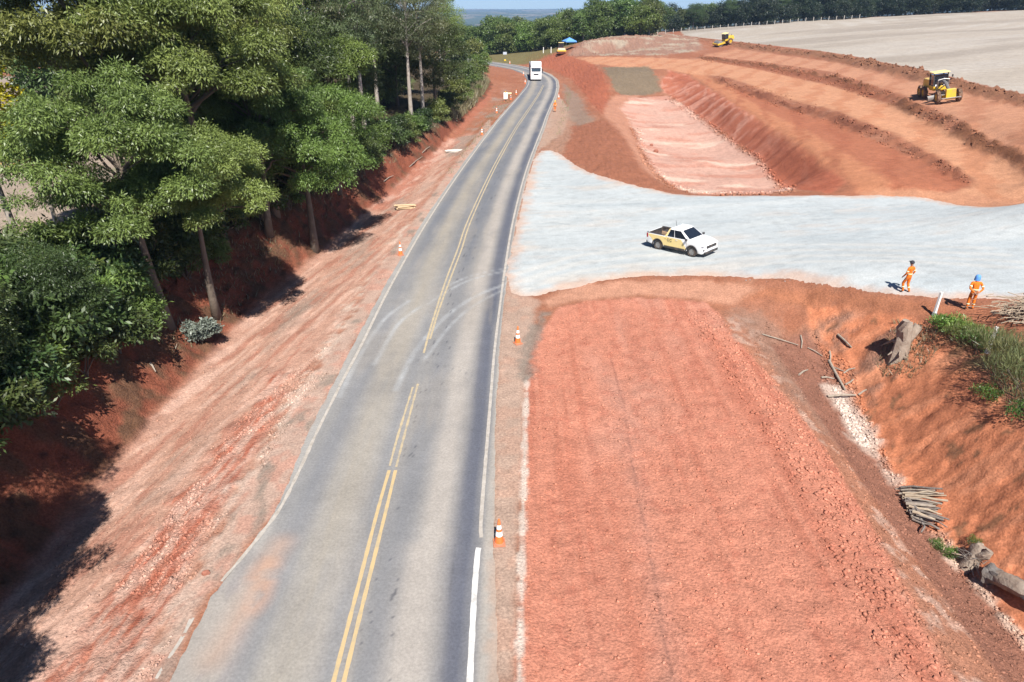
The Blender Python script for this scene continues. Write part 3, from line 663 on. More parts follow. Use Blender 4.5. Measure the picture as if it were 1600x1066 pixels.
yl = [(488,1200),(521,1066),(560,915),(590,798),(608,735)]
strip('centre_line', yl, .12, M_YEL); strip('centre_line', [(505,1200),(537,1066),(574,915),(603,798),(618,735)], .12, M_YEL)
strip('centre_line', [(609,728),(622,680),(645,605)], .09, M_YEL2, .02); strip('centre_line', [(619,730),(634,672),(653,600)], .09, M_YEL2, .02)
strip('centre_line', [(662,552),(675,505),(696,440),(715,390),(733,340),(771,260),(805,200),(820,178),(841,147),(848,133)], .11, M_YEL2)
strip('centre_line', [(672,530),(684,490),(702,440),(721,390),(738,340),(775,260),(808,200),(823,178),(843,147),(850,133)], .11, M_YEL2)
# ------------------------------------------------------------------ vegetation
def leaf_mat(name, dark, light, trans=.30, sat=1.0):
    m = bpy.data.materials.new(name); m.use_nodes = True; t = m.node_tree; t.nodes.clear(); N = t.nodes.new; L = t.links.new
    out = N('ShaderNodeOutputMaterial'); at = N('ShaderNodeAttribute'); at.attribute_name = 'lv'
    oi = N('ShaderNodeObjectInfo')
    mx = N('ShaderNodeMix'); mx.data_type = 'RGBA'; mx.inputs['A'].default_value = (*dark,1); mx.inputs['B'].default_value = (*light,1)
    L(at.outputs['Fac'], mx.inputs['Factor'])
    hs = N('ShaderNodeHueSaturation'); L(mx.outputs['Result'], hs.inputs['Color'])
    a = N('ShaderNodeMapRange'); a.inputs[3].default_value = .47; a.inputs[4].default_value = .53; L(oi.outputs['Random'], a.inputs[0]); L(a.outputs[0], hs.inputs['Hue'])
    mlt = N('ShaderNodeMath'); mlt.operation = 'MULTIPLY'; mlt.inputs[1].default_value = 7.31; L(oi.outputs['Random'], mlt.inputs[0])
    fr = N('ShaderNodeMath'); fr.operation = 'FRACT'; L(mlt.outputs[0], fr.inputs[0])
    b = N('ShaderNodeMapRange'); b.inputs[3].default_value = .75; b.inputs[4].default_value = 1.25; L(fr.outputs[0], b.inputs[0]); L(b.outputs[0], hs.inputs['Value'])
    df = N('ShaderNodeBsdfDiffuse'); tr = N('ShaderNodeBsdfTranslucent'); gl = N('ShaderNodeBsdfGlossy'); gl.inputs['Roughness'].default_value = .45; gl.inputs['Color'].default_value = (.5,.5,.5,1)
    L(hs.outputs['Color'], df.inputs['Color']); L(hs.outputs['Color'], tr.inputs['Color'])
    m1 = N('ShaderNodeMixShader'); m1.inputs[0].default_value = trans; L(df.outputs[0], m1.inputs[1]); L(tr.outputs[0], m1.inputs[2])
    m2 = N('ShaderNodeMixShader'); m2.inputs[0].default_value = .06; L(m1.outputs[0], m2.inputs[1]); L(gl.outputs[0], m2.inputs[2])
    L(m2.outputs[0], out.inputs[0]); return m
M_BARK = newmat('bark', (.135,.105,.08), .9, var=.35, vscale=2.5, bump=.03, bscale=9, dirt=(.06,.05,.04), dscale=1.2, damt=.6)
M_PALE = newmat('pale_bark', (.34,.30,.255), .9, var=.25, vscale=2.0, bump=.02, bscale=7, dirt=(.17,.12,.09), dscale=.9, damt=.7)
M_DEADW = newmat('weathered_wood', (.30,.255,.205), .92, var=.3, vscale=6, bump=.012, bscale=25, dirt=(.14,.10,.075), dscale=5, damt=.6)
M_LF = leaf_mat('olive_leaf', (.075,.105,.024), (.235,.290,.075)); M_LG = leaf_mat('green_leaf', (.060,.100,.022), (.180,.270,.062))
M_LD = leaf_mat('dark_leaf', (.030,.052,.018), (.100,.150,.042)); M_LE = leaf_mat('eucalypt_leaf', (.065,.085,.035), (.175,.205,.095))
M_LY = leaf_mat('yellow_flower', (.30,.20,.01), (.62,.45,.015)); M_LGR = leaf_mat('grey_leaf', (.13,.15,.12), (.30,.33,.27))
M_LW = leaf_mat('wood_leaf', (.048,.080,.022), (.150,.210,.055)); M_DRY = leaf_mat('dry_grass', (.16,.13,.07), (.34,.29,.17), .2)
M_LWD = leaf_mat('weed_leaf', (.06,.12,.022), (.17,.29,.06)); M_LWE = leaf_mat('weed_stalk', (.09,.11,.04), (.25,.26,.11))
M_NAVY = leaf_mat('windbreak_leaf', (.012,.022,.012), (.040,.060,.026))  # very dark green foliage of the windbreak trees

def leaf_cloud(C, RAD, n_per, ln, wd, droop, seed, flat=.75, shell=.55, cv=None):
    """C: clump centres (k,3), RAD: radii; returns V,F,lv"""
    r = np.random.default_rng(seed); k = len(C)
    cnt = np.maximum(6, (n_per*(RAD/RAD.mean())**2)).astype(int); ci = np.repeat(np.arange(k), cnt); n = len(ci)
    d = r.normal(size=(n,3)); d /= np.linalg.norm(d, axis=1)[:,None]
    d[:,2] = np.where(d[:,2] < -.35, -d[:,2]*.6, d[:,2])
    rad = RAD[ci]*(shell + (1-shell)*r.random(n)**.6)*(1+.22*r.normal(size=n)*.6)
    p = C[ci] + d*rad[:,None]*np.array([1,1,flat])
    dirv = d*.8 + r.normal(size=(n,3))*.55; dirv[:,2] -= droop*(0.6+.8*r.random(n)); dirv /= np.linalg.norm(dirv, axis=1)[:,None]
    L_ = ln*(.65+.7*r.random(n)); W_ = wd*(.7+.6*r.random(n))
    q = d*.55+np.array([0,0,.55])+r.normal(size=(n,3))*.45; wv = np.cross(dirv, q); wv /= np.linalg.norm(wv, axis=1)[:,None]+1e-9
    a = p; c = p+dirv*L_[:,None]; m = p+dirv*(L_*.45)[:,None]; b = m+wv*W_[:,None]*.5; e = m-wv*W_[:,None]*.5
    V = np.stack([a,b,c,e],1).reshape(-1,3); F = np.arange(n*4).reshape(n,4)
    clv = r.random(k) if cv is None else cv
    lv = np.clip(.15+.45*clv[ci]+.55*(r.random(n)-.35), 0, 1)
    return V, F, np.repeat(lv, 4)
def tree_mesh(seed, h, crown_r, crown_h, n_clump, n_leaf, ln, wd, droop, trunk_r, lmat, bmat, fork=.4, lean=(0,0), clump_r=1.1, flat=.75, style='spread', limbs=7, gap=0.0, gap_n=11, dome_r=1.5):
    r = random.Random(seed); g_ = np.random.default_rng(seed)
    base_c = h-crown_h
    mb = MB()
    # trunk
    tp = []; x = y = 0
    for i in range(7):
        t = i/6; zz = t*(h*.8 if style == 'tall' else base_c+crown_h*.45)
        x = lean[0]*t**1.3 + .12*h/10*math.sin(3*t+seed); y = lean[1]*t**1.3 + .12*h/10*math.cos(2.4*t+seed*1.7); tp.append((x,y,zz-.3 if i == 0 else zz))
    mb.tube(tp, [trunk_r*(1.25-.95*(i/6)**.8) if i else trunk_r*1.5 for i in range(7)], 9)
    def trunk_at(z):
        for a, b in zip(tp[:-1], tp[1:]):
            if z <= b[2]: t = (z-a[2])/(b[2]-a[2]); return Vector(a).lerp(Vector(b), max(0,t))
        return Vector(tp[-1])
    # clumps: ring positions through the crown volume, denser outside
    C = []; Rr = []
    if style == 'dome':
        DC = []; nd = gap_n
        for i in range(nd):
            best = None
            for _ in range(7):
                a = g_.random()*6.28; rr = crown_r*(.12+.75*g_.random()**.55); zt = base_c+crown_h*(.25+.65*g_.random())-.22*crown_h*(rr/crown_r)**2
                q = np.array([math.cos(a)*rr, math.sin(a)*rr, zt]); dm = min([np.linalg.norm((q-c)*np.array([1,1,1.0])) for c in DC] or [9])
                if best is None or dm > best[0]: best = (dm, q)
            DC.append(best[1])
        for c in DC:
            R0 = dome_r*(.45+.8*g_.random())
            for _ in range(max(3, n_clump//nd)):
                u = g_.normal(size=3); u /= np.linalg.norm(u); u[2] = abs(u[2])*1.1-.38
                C.append(c+u*R0*np.array([1,1,.95])*(.6+.55*g_.random())); Rr.append(clump_r*(.7+.6*g_.random()))
    for i in range(0 if style == 'dome' else n_clump):
        for _ in range(30):
            u = g_.normal(size=3); u /= np.linalg.norm(u); rr = (.35+.65*g_.random()**.5)
            if style == 'spread' and u[2] < -.2: u[2] *= .4
            q = np.array([u[0]*rr*crown_r, u[1]*rr*crown_r, base_c+crown_h*(.5+.5*u[2]*rr)])
            if style == 'spread':   # umbrella: lift the middle
                q[2] -= .18*crown_h*(np.hypot(q[0],q[1])/crown_r)**2
            sc = clump_r*(.65+.7*g_.random())
            if all(np.linalg.norm((q-c)*np.array([1,1,1.2])) > (s+sc)*(.38+gap) for c, s in zip(C, Rr)): break
        tt = trunk_at(min(q[2], tp[-1][2])); t_off = np.array([tt.x, tt.y, 0]); C.append(q); Rr.append(sc)
    C = np.array(C); Rr = np.array(Rr); top_off = np.array([tp[-1][0], tp[-1][1], 0]); C = C + top_off[None]*.9
    # limbs to a choice of clumps
    order = sorted(range(len(C)), key=lambda i: r.random())
    for k, i in enumerate(order[:limbs*3]):
        e = Vector(C[i]); z0 = max(base_c*.75, min(e.z-.25*(Vector((e.x,e.y,0)).length), tp[-1][2]))*(.85+.15*r.random())
        s = trunk_at(z0); mid = s.lerp(e, .5)+Vector((r.uniform(-.3,.3), r.uniform(-.3,.3), .12*(e-s).length))
        r0 = trunk_r*(.5 if k < limbs else .25)*(1-.4*z0/h)
        mb.tube([s, s.lerp(mid,.55)+Vector((r.uniform(-.1,.1),r.uniform(-.1,.1),0)), mid, mid.lerp(e,.6), e], [r0, r0*.8, r0*.6, r0*.38, r0*.15], 6 if k < limbs else 4, False)
    tme = bpy.data.meshes.new('trunk'); tme.from_pydata(mb.v, [], mb.f); tme.update(); tme.materials.append(bmat)
    for p_ in tme.polygons: p_.use_smooth = True
    V, F, lv = leaf_cloud(C, Rr, n_leaf, ln, wd, droop, seed+1, flat)
    cme = mesh_np('crown', V, F, lmat); attr_f(cme, 'lv', lv)
    return tme, cme
TREES = {}
def proto(k, *a, **kw): TREES[k] = tree_mesh(*a, **kw)
#            seed  h   cr  ch  nclump nleaf ln  wd  droop tr
proto('spreadA', 3, 11.6, 4.1, 7.0, 160, 720, .175, .052, .7, .24, M_LF, M_BARK, lean=(-.3,.2), clump_r=.72, flat=.9, style='dome', gap_n=26, dome_r=1.35)
proto('spreadC', 5, 12.0, 4.5, 5.2, 170, 680, .18, .054, .7, .24, M_LF, M_BARK, lean=(.4,.2), clump_r=.74, flat=.9, style='dome', gap_n=26, dome_r=1.4)
proto('spreadB', 8, 11.5, 5.0, 7.6, 170, 620, .18, .054, .7, .26, M_LG, M_BARK, lean=(.6,.3), clump_r=.76, flat=.9, style='dome', gap_n=26, dome_r=1.4)
proto('round', 21, 10.5, 3.4, 6.5, 140, 520, .17, .055, .6, .20, M_LG, M_BARK, clump_r=.64, flat=.9, style='dome', gap_n=22, dome_r=1.05)
proto('tallA', 34, 18.0, 3.3, 10.5, 60, 330, .26, .05, .9, .24, M_LE, M_PALE, lean=(.5,.4), clump_r=1.0, style='tall', limbs=10, gap=.08)
proto('tallB', 37, 17.0, 3.6, 9.5, 62, 330, .26, .05, .9, .26, M_LF, M_BARK, lean=(-.5,.2), clump_r=1.1, style='tall', limbs=10, gap=.06)
proto('darkA', 45, 12.5, 4.4, 9.0, 80, 420, .26, .08, .6, .25, M_LD, M_BARK, clump_r=1.25, style='round')
proto('woodA', 51, 9.5, 4.2, 9.3, 52, 200, .50, .22, .4, .25, M_LW, M_BARK, clump_r=1.5, style='round')
proto('woodB', 52, 10.5, 4.6, 10.3, 54, 200, .50, .22, .4, .25, M_LW, M_PALE, clump_r=1.6, style='round')
proto('woodC', 53, 8.0, 4.6, 7.9, 46, 200, .50, .20, .5, .22, M_LG, M_BARK, clump_r=1.5, style='round')
proto('windA', 61, 9.5, 4.6, 9.4, 52, 190, .55, .22, .3, .25, M_NAVY, M_BARK, clump_r=1.6, style='round')
proto('windB', 62, 14.5, 4.2, 9.0, 44, 120, .55, .20, .4, .3, M_NAVY, M_BARK, clump_r=1.4, style='tall', limbs=10, gap=.12)
proto('yellow', 71, 9.5, 2.3, 4.5, 40, 220, .16, .12, .3, .16, M_LY, M_PALE, clump_r=.7, style='round', gap=.1)
def shrub_mesh(seed, h, rad, n_clump, n_leaf, ln, wd, droop, lmat, clump_r, stems=6):
    g_ = np.random.default_rng(seed); r = random.Random(seed); C = []; Rr = []
    for i in range(n_clump):
        u = g_.normal(size=3); u /= np.linalg.norm(u); q = np.array([u[0]*rad*g_.random()**.4, u[1]*rad*g_.random()**.4, h*(.08+.85*g_.random()**.8)])
        q[:2] *= (1-.35*(q[2]/h)**2); C.append(q); Rr.append(clump_r*(.6+.7*g_.random()))
    C = np.array(C); Rr = np.array(Rr); mb = MB()
    for i in range(stems):
        e = Vector(C[i]); s = Vector((r.uniform(-.15,.15)*rad, r.uniform(-.15,.15)*rad, -.15)); mid = s.lerp(e,.5)+Vector((0,0,.1*h))
        mb.tube([s, mid, e], [.035*h/2, .025*h/2, .008], 5, False)
    sme = bpy.data.meshes.new('stem'); sme.from_pydata(mb.v, [], mb.f); sme.update(); sme.materials.append(M_BARK)
    V, F, lv = leaf_cloud(C, Rr, n_leaf, ln, wd, droop, seed+1, .8, .3)
    cme = mesh_np('foliage', V, F, lmat); attr_f(cme, 'lv', lv); return sme, cme
SHR = {'dark': shrub_mesh(81, 2.6, 1.7, 34, 150, .22, .09, .5, M_LD, .55), 'mid': shrub_mesh(82, 2.3, 1.6, 30, 160, .20, .08, .5, M_LG, .5),
       'olive': shrub_mesh(83, 3.0, 1.5, 30, 150, .24, .07, .7, M_LF, .55), 'grey': shrub_mesh(84, 1.1, .85, 22, 120, .13, .08, .3, M_LGR, .28),
       'low': shrub_mesh(85, .6, .9, 13, 70, .15, .045, -.5, M_LWD, .30), 'weed': shrub_mesh(86, 1.0, 1.0, 12, 46, .30, .018, -1.3, M_LWE, .36)}
KL = {'dark':'dark leafed','mid':'fresh green','olive':'olive green','darkA':'dark dense','tallA':'pale stemmed thin crowned','tallB':'brown stemmed thin crowned','woodA':'mid green','woodB':'broad mid green','woodC':'low bright green','windA':'dark rounded','windB':'tall open crowned dark','spreadA':'leaning spreading','spreadB':'broad spreading','spreadC':'wide spreading'}
def plant(kind, x, y, s=1.0, rz=None, label='', cat='tree', group=None, name=None, sz=1.0, z=None, dz=0.0):
    tme, cme = TREES[kind] if kind in TREES else SHR[kind]
    if group: label = KL.get(kind, '')+' '+label if kind in KL and not label.startswith(KL[kind]) else label
    is_t = kind in TREES; z = float(H(x, y)) if z is None else z
    e = empty(name or ('tree' if is_t else 'shrub'), (x, y, z+dz), rng.random()*6.28 if rz is None else rz, label, cat, group)
    e.scale = (s, s, s*sz)
    link(bpy.data.objects.new('trunk' if is_t else 'stem', tme), e); link(bpy.data.objects.new('crown' if is_t else 'foliage', cme), e)
    return e
def at(px, py): p = Gd(px, py); return p[0], p[1]

# trees on the left bank
x, y = at(268,512); plant('spreadA', x-.2, y, 1.05, 0.3, 'broad spreading tree with a leaning yellowish trunk at the foot of the red bank', name='spreading_tree')
plant('spreadC', -22.3, 39, 1.36, 2.0, 'tallest broad spreading tree behind the leaning one, edged by the pale field', name='spreading_tree')
plant('spreadC', -18.6, 42.0, 1.25, 4.2, 'dense spreading tree on the bank top, crown joining the leaning tree', name='spreading_tree')
x, y = at(436,338); plant('tallB', x, y, .92, 1.0, 'slim leafy tree with a pale trunk right at the shaded bank edge', name='slim_tree')
x, y = at(418,318); plant('tallB', x-.6, y+1, 1.0, 3.3, 'slim leafy tree a step behind the one at the bank edge', name='slim_tree')
x, y = at(510,282); plant('round', x+.9, y-.6, 1.22, .5, 'bright green round crowned tree on the bank between two slim trunks', name='round_tree')
x, y = at(556,236); plant('tallA', x, y, .95, 2.2, 'slender eucalypt with twin thin stems above the red bank', name='eucalypt_tree')
x, y = at(566,232); plant('tallA', x+.3, y+.5, 1.0, 5.0, 'slender eucalypt leaning away beside the twin stemmed one', name='eucalypt_tree')
x, y = at(643,203); plant('tallA', x, y, 1.05, 0.6, 'tall eucalypt with a bright pale trunk on the bank edge', name='eucalypt_tree')
x, y = at(658,198); plant('tallA', x+.2, y+1.5, .98, 3.6, 'tall forked eucalypt just behind the bright pale trunk', name='eucalypt_tree')
x, y = at(690,195); plant('darkA', x-1.2, y+3, 1.0, 1.1, 'dark dense tree casting shade where the bank runs low', name='dense_tree')
x, y = at(712,170); plant('tallB', x-2, y+6, .9, 2.1, 'tall thin crowned tree at the far end of the left row', name='slim_tree')
plant('tallA', -13.5, 138, .9, .4, 'pale stemmed eucalypt beyond the low end of the left bank', name='eucalypt_tree')
plant('yellow', -24.9, 33, 1.15, 1.0, 'small tree covered in yellow blossom at the field edge', name='flowering_tree')
plant('yellow', -27.5, 40, .8, 2.0, 'yellow blossomed tree half hidden behind the spreading crowns', name='flowering_tree')
x, y = at(404,352); plant('spreadA', x+.6, y, .98, 3.6, 'leafy tree overhanging the shaded bank, beside the two slim trunks', name='spreading_tree')
plant('spreadB', -14.6, 48.6, 1.04, 1.9, 'fresh green spreading tree leaning out over the shaded ditch', name='spreading_tree')
plant('spreadC', -16.8, 35.6, .86, 5.1, 'lower spreading tree filling the gap behind the leaning trunk', name='spreading_tree')
plant('darkA', -17.6, 56, 1.0, .2, 'dark tree at the bank edge behind the round crowned one', name='dense_tree')
lab = 'tree of the shady row behind the bank'
for i, (k, x, y, s) in enumerate([('darkA',-24,49,1.15),('tallB',-21.5,54,1.05),('darkA',-19.8,60,1.0),('tallB',-24,63,1.1),('darkA',-22,71,1.1),('tallA',-19,70,1.05),('darkA',-18.5,79,1.0),('tallB',-21,84,1.1),('darkA',-26,80,1.2),
        ('tallA',-17.2,92,1.0),('darkA',-20,98,1.1),('darkA',-16.5,104,.95),('tallB',-22,110,1.1),('darkA',-18,118,1.0),('tallA',-26,60,1.1),('darkA',-31,92,1.2),('tallA',-30,74,1.1),('darkA',-27,122,1.2),('tallB',-20.5,47,1.05),('woodB',-34,70,1.2),('woodA',-40,100,1.3),('woodB',-45,82,1.2),('woodB',-52,110,1.3),('woodA',-60,95,1.2)]):
    plant(k, x, y, s*(.95+.1*rng.random()), None, lab, 'tree', 'trees of the shady row behind the bank', 'dense_tree')
lab = 'tree beside the bank whose shade falls over the near ditch'
for k, x, y, s in [('spreadB',-17.2,11.6,.86),('spreadA',-15.4,5.6,1.0),('spreadB',-16,-2.0,1.0),('spreadC',-20.5,16.0,.85),('darkA',-19.3,21.3,.45),('darkA',-24.5,24.0,.36),('darkA',-18.9,25.6,.42)]:
    plant(k, x, y, s, None, lab, 'tree', 'trees shading the near ditch', 'spreading_tree')
# undergrowth on the bank
for px, py, k, s in [(310,400,'mid',1.1),(345,385,'dark',1.2),(375,360,'olive',1.0),(410,345,'dark',1.1),(300,440,'dark',.8),(350,420,'olive',.6),(455,330,'mid',.9),(500,300,'dark',1.0),(590,262,'mid',.8),(645,225,'olive',.8)]:
    x, y = at(px, py); plant(k, x-.2, y, s, None, 'shrub clinging to the face of the shaded red bank', 'shrub', 'shrubs on the bank face')
lab = 'shrub in the thicket along the left bank'
for (px, py, k, s) in [(60,590,'dark',1.5),(0,560,'mid',1.6),(120,560,'dark',1.4),(165,540,'mid',1.2),(215,520,'olive',1.1),(180,470,'dark',1.5),(110,480,'mid',1.4),(40,490,'dark',1.5),(-40,540,'dark',1.5),(250,455,'dark',1.3),(290,405,'dark',1.2),
        (150,600,'dark',.9),(100,650,'olive',.8),(200,560,'dark',.9),(240,530,'mid',.8),(10,700,'dark',1.0),(70,610,'mid',1.1),(-60,640,'mid',1.3),(30,650,'dark',1.1),(-20,720,'olive',1.0),(340,372,'dark',1.3),(390,345,'mid',1.3),(460,318,'dark',1.3),(480,312,'olive',.9),(530,290,'mid',1.3),(540,272,'mid',1.4),(575,255,'dark',1.2),(600,240,'mid',1.2),
        (620,232,'dark',1.3),(632,225,'olive',1.0),(655,212,'mid',1.0),(670,205,'dark',1.1),(690,196,'olive',1.1),(705,180,'dark',1.3),(715,165,'olive',1.5),(722,158,'mid',1.4),(735,142,'olive',1.7),(742,130,'mid',1.8),(752,118,'mid',2.0),(745,112,'olive',2.2),(735,110,'dark',2.2),(748,104,'mid',2.4),(720,120,'dark',2.3)]:
    x, y = at(px, py); plant(k, x-.4, y, s*(.9+.2*rng.random()), None, lab, 'shrub', 'thicket shrubs on the left bank')
for i in range(26):
    yy = 18+i*4.2; plant(['dark','mid','dark','olive'][i % 4], -21.5-3*rng.random()+yy*.03, yy, (1.3+.6*rng.random())*(.62 if yy < 46 else 1), None, lab, 'shrub', 'thicket shrubs on the left bank')
x, y = at(315,535); plant('grey', x, y, 1.15, 1.0, 'silver grey leafed bush by the leaning tree trunk', 'shrub')
x, y = at(728,120); plant('grey', x, y, 3.0, 1.0, 'big grey leafed bush where the bank meets the bend', 'shrub')

# far wood behind the bend
lab = 'tree of the wood behind the bend'
for i in range(46):
    t = i/45; px = 712+ t*300 + rng.uniform(-6,6); row = i % 3
    dist = (258 if t < .45 else 240)+row*12+rng.uniform(-3,4)
    X_ = (px-CX)/FPX*dist*.93
    plant(['woodA','woodB','woodC'][int(rng.integers(3))], X_, dist, .86+.30*rng.random()-.03*row+.06*(t < .45), None, lab, 'tree', 'trees of the wood behind the bend', 'woodland_tree')
lab = 'tree of the windbreak along the far field edge'
for i in range(104):
    t = i/103; px = 995+t*725; dist = 321+rng.uniform(-2,10)+ (11 if i % 2 else 0)
    X_ = (px-CX)/FPX*dist*.92
    k = 'windB' if (i % 9 in (4,)) and i > 28 else ['windA','darkA','woodA'][int(rng.integers(3))] if i < 24 else ['windA','windA','darkA'][int(rng.integers(3))]
    plant(k, X_, dist, .85+.35*rng.random()-.12*(i < 24)-.22*(i % 3 == 2), None, lab, 'tree', 'windbreak trees along the far field', 'windbreak_tree')
lab = 'far tree beyond the left field'
for i in range(26):
    plant(['woodA','woodB','woodC'][i % 3], -235+i*8.6+rng.uniform(-3,3), 285+rng.uniform(-15,25), .9+.4*rng.random(), None, lab, 'tree', 'trees beyond the left field', 'woodland_tree')
# bare pale trees in the wood
def bare_tree(px, py, h, seed, label):
    r = random.Random(seed); p = Gd(px, py); e = empty('bare_tree', p, 0, label, 'tree'); mb = MB()
    mb.tube([(0,0,-.3),(.1,0,h*.4),(.2,.1,h*.95)], [.2,.15,.04], 7)
    br = MB()
    for i in range(9):
        z = h*(.3+.06*i); a = r.uniform(0,6.3); l = h*.28*(1.1-.07*i); br.tube([(.1,0,z),(math.cos(a)*l*.5,math.sin(a)*l*.5,z+l*.6),(math.cos(a)*l*.8,math.sin(a)*l*.8,z+l*1.2)], [.08,.05,.02], 5)
    mb.build('trunk', M_PALE, e, smooth=True); br.build('branch', M_PALE, e, smooth=True)
bare_tree(876,66,9.5,1,'leafless pale tree standing before the wood near the blue canopy'); bare_tree(784,74,7.0,2,'thin leafless tree leaning out of the wood above the bend')
# ------------------------------------------------------------------ vehicles
M_WP = newmat('white_car_paint', (.78,.78,.77), .28, spec=.5, var=.03, dirt=(.55,.45,.36), dscale=1.4, damt=.18, coat=.5)
M_WT = newmat('white_cab_paint', (.80,.80,.79), .3, var=.03, dirt=(.5,.42,.35), dscale=.8, damt=.15, coat=.4)
M_CRM = newmat('pale_yellow_film', (.78,.60,.24), .4, var=.04, dirt=(.62,.52,.36), dscale=1.2, damt=.3)
M_GLASS = newmat('dark_glass', (.012,.016,.024), .04, spec=.8, coat=.3)
M_BLK = newmat('black_plastic', (.035,.035,.037), .6, var=.2, dirt=(.20,.13,.09), dscale=3, damt=.5)
M_TYRE = newmat('tyre_rubber', (.045,.042,.04), .9, var=.25, dirt=(.26,.17,.12), dscale=2.5, damt=.75, bump=.01, bscale=30)
M_TYRED = newmat('dusty_tyre', (.12,.075,.05), .95, var=.3, dirt=(.30,.17,.11), dscale=2, damt=.9, bump=.015, bscale=18)
M_RIM = newmat('alloy_rim', (.42,.41,.40), .35, metal=.7, var=.1, dirt=(.25,.18,.13), dscale=4, damt=.4)
M_MET = newmat('grey_steel', (.28,.27,.26), .5, metal=.5, var=.2, dirt=(.28,.17,.11), dscale=2, damt=.6)
M_YM = newmat('machine_yellow', (.66,.43,.03), .42, var=.08, dirt=(.40,.22,.11), dscale=1.1, damt=.55, coat=.2)
M_YR = newmat('pale_roof_yellow', (.72,.60,.26), .5, var=.05, dirt=(.5,.36,.2), dscale=1, damt=.4)
M_LAMP = newmat('lamp_glass', (.75,.76,.78), .1, spec=.7); M_RED = newmat('tail_lamp', (.30,.02,.02), .2)
M_PLATE = newmat('number_plate', (.62,.66,.72), .4); M_INT = newmat('seat_fabric', (.06,.055,.05), .9)
M_CARD = newmat('cardboard', (.46,.31,.19), .85, var=.1)
def wheel(name, c, r, w, parent, rimmat, side=1, tread=0, tyre=None):
    e = empty(name, c, 0); e.parent = parent
    mb = MB(); mb.lathe([(r*.60,-w*.46),(r*.9,-w*.5),(r,-w*.38),(r,w*.38),(r*.9,w*.5),(r*.60,w*.46)], (0,0,0), (0,1,0), 28, False)
    for k in range(tread):
        a = 2*math.pi*k/tread; mb.box((math.cos(a)*r*1.01,(w*.22)*(1 if k % 2 else -1),math.sin(a)*r*1.01), (.05*r*2, w*.5, .07*r), Matrix.Rotation(-a,3,'Y') @ Matrix.Rotation(.5 if k % 2 else -.5,3,'X'))
    mb.build('tyre', tyre or M_TYRE, e, smooth=True)
    mb = MB(); s = side; mb.lathe([(r*.62,-w*.4),(r*.62,w*.40),(r*.56,w*.42),(r*.54,w*.22),(r*.16,w*.20),(r*.12,w*.30),(.001,w*.31)], (0,0,0), (0,s,0), 24, False)
    for k in range(5):
        a = 2*math.pi*k/5; mb.box((math.cos(a)*r*.34, s*w*.30, math.sin(a)*r*.34), (r*.46, w*.12, r*.13), Matrix.Rotation(-a,3,'Y'))
    mb.build('rim', rimmat, e, smooth=True); return e
def arc(cx_, cz, r, a0, a1, n): return [(cx_+r*math.cos(R(a0+(a1-a0)*i/n)), cz+r*math.sin(R(a0+(a1-a0)*i/n))) for i in range(n+1)]
def panel(name, quad, mat, parent, inset=(.06,.06,.06,.06), t=.012):
    """a thin pane set proud of a four cornered face; inset = left, right, bottom, top fractions"""
    a, b, c, d = [Vector(v) for v in quad]; l, r_, bo, to = inset
    def q(u, v): return (a*(1-u)+b*u)*(1-v) + (d*(1-u)+c*u)*v
    p = [q(l,bo), q(1-r_,bo), q(1-r_,1-to), q(l,1-to)]; n = (p[1]-p[0]).cross(p[3]-p[0]).normalized()
    mb = MB(); mb.add([v+n*.002 for v in p]+[v+n*t for v in p], [(3,2,1,0),(4,5,6,7),(0,1,5,4),(1,2,6,5),(2,3,7,6),(3,0,4,7)])
    return mb.build(name, mat, parent)
def taper_body(o, f):
    for v in o.data.vertices: v.co = f(v.co)

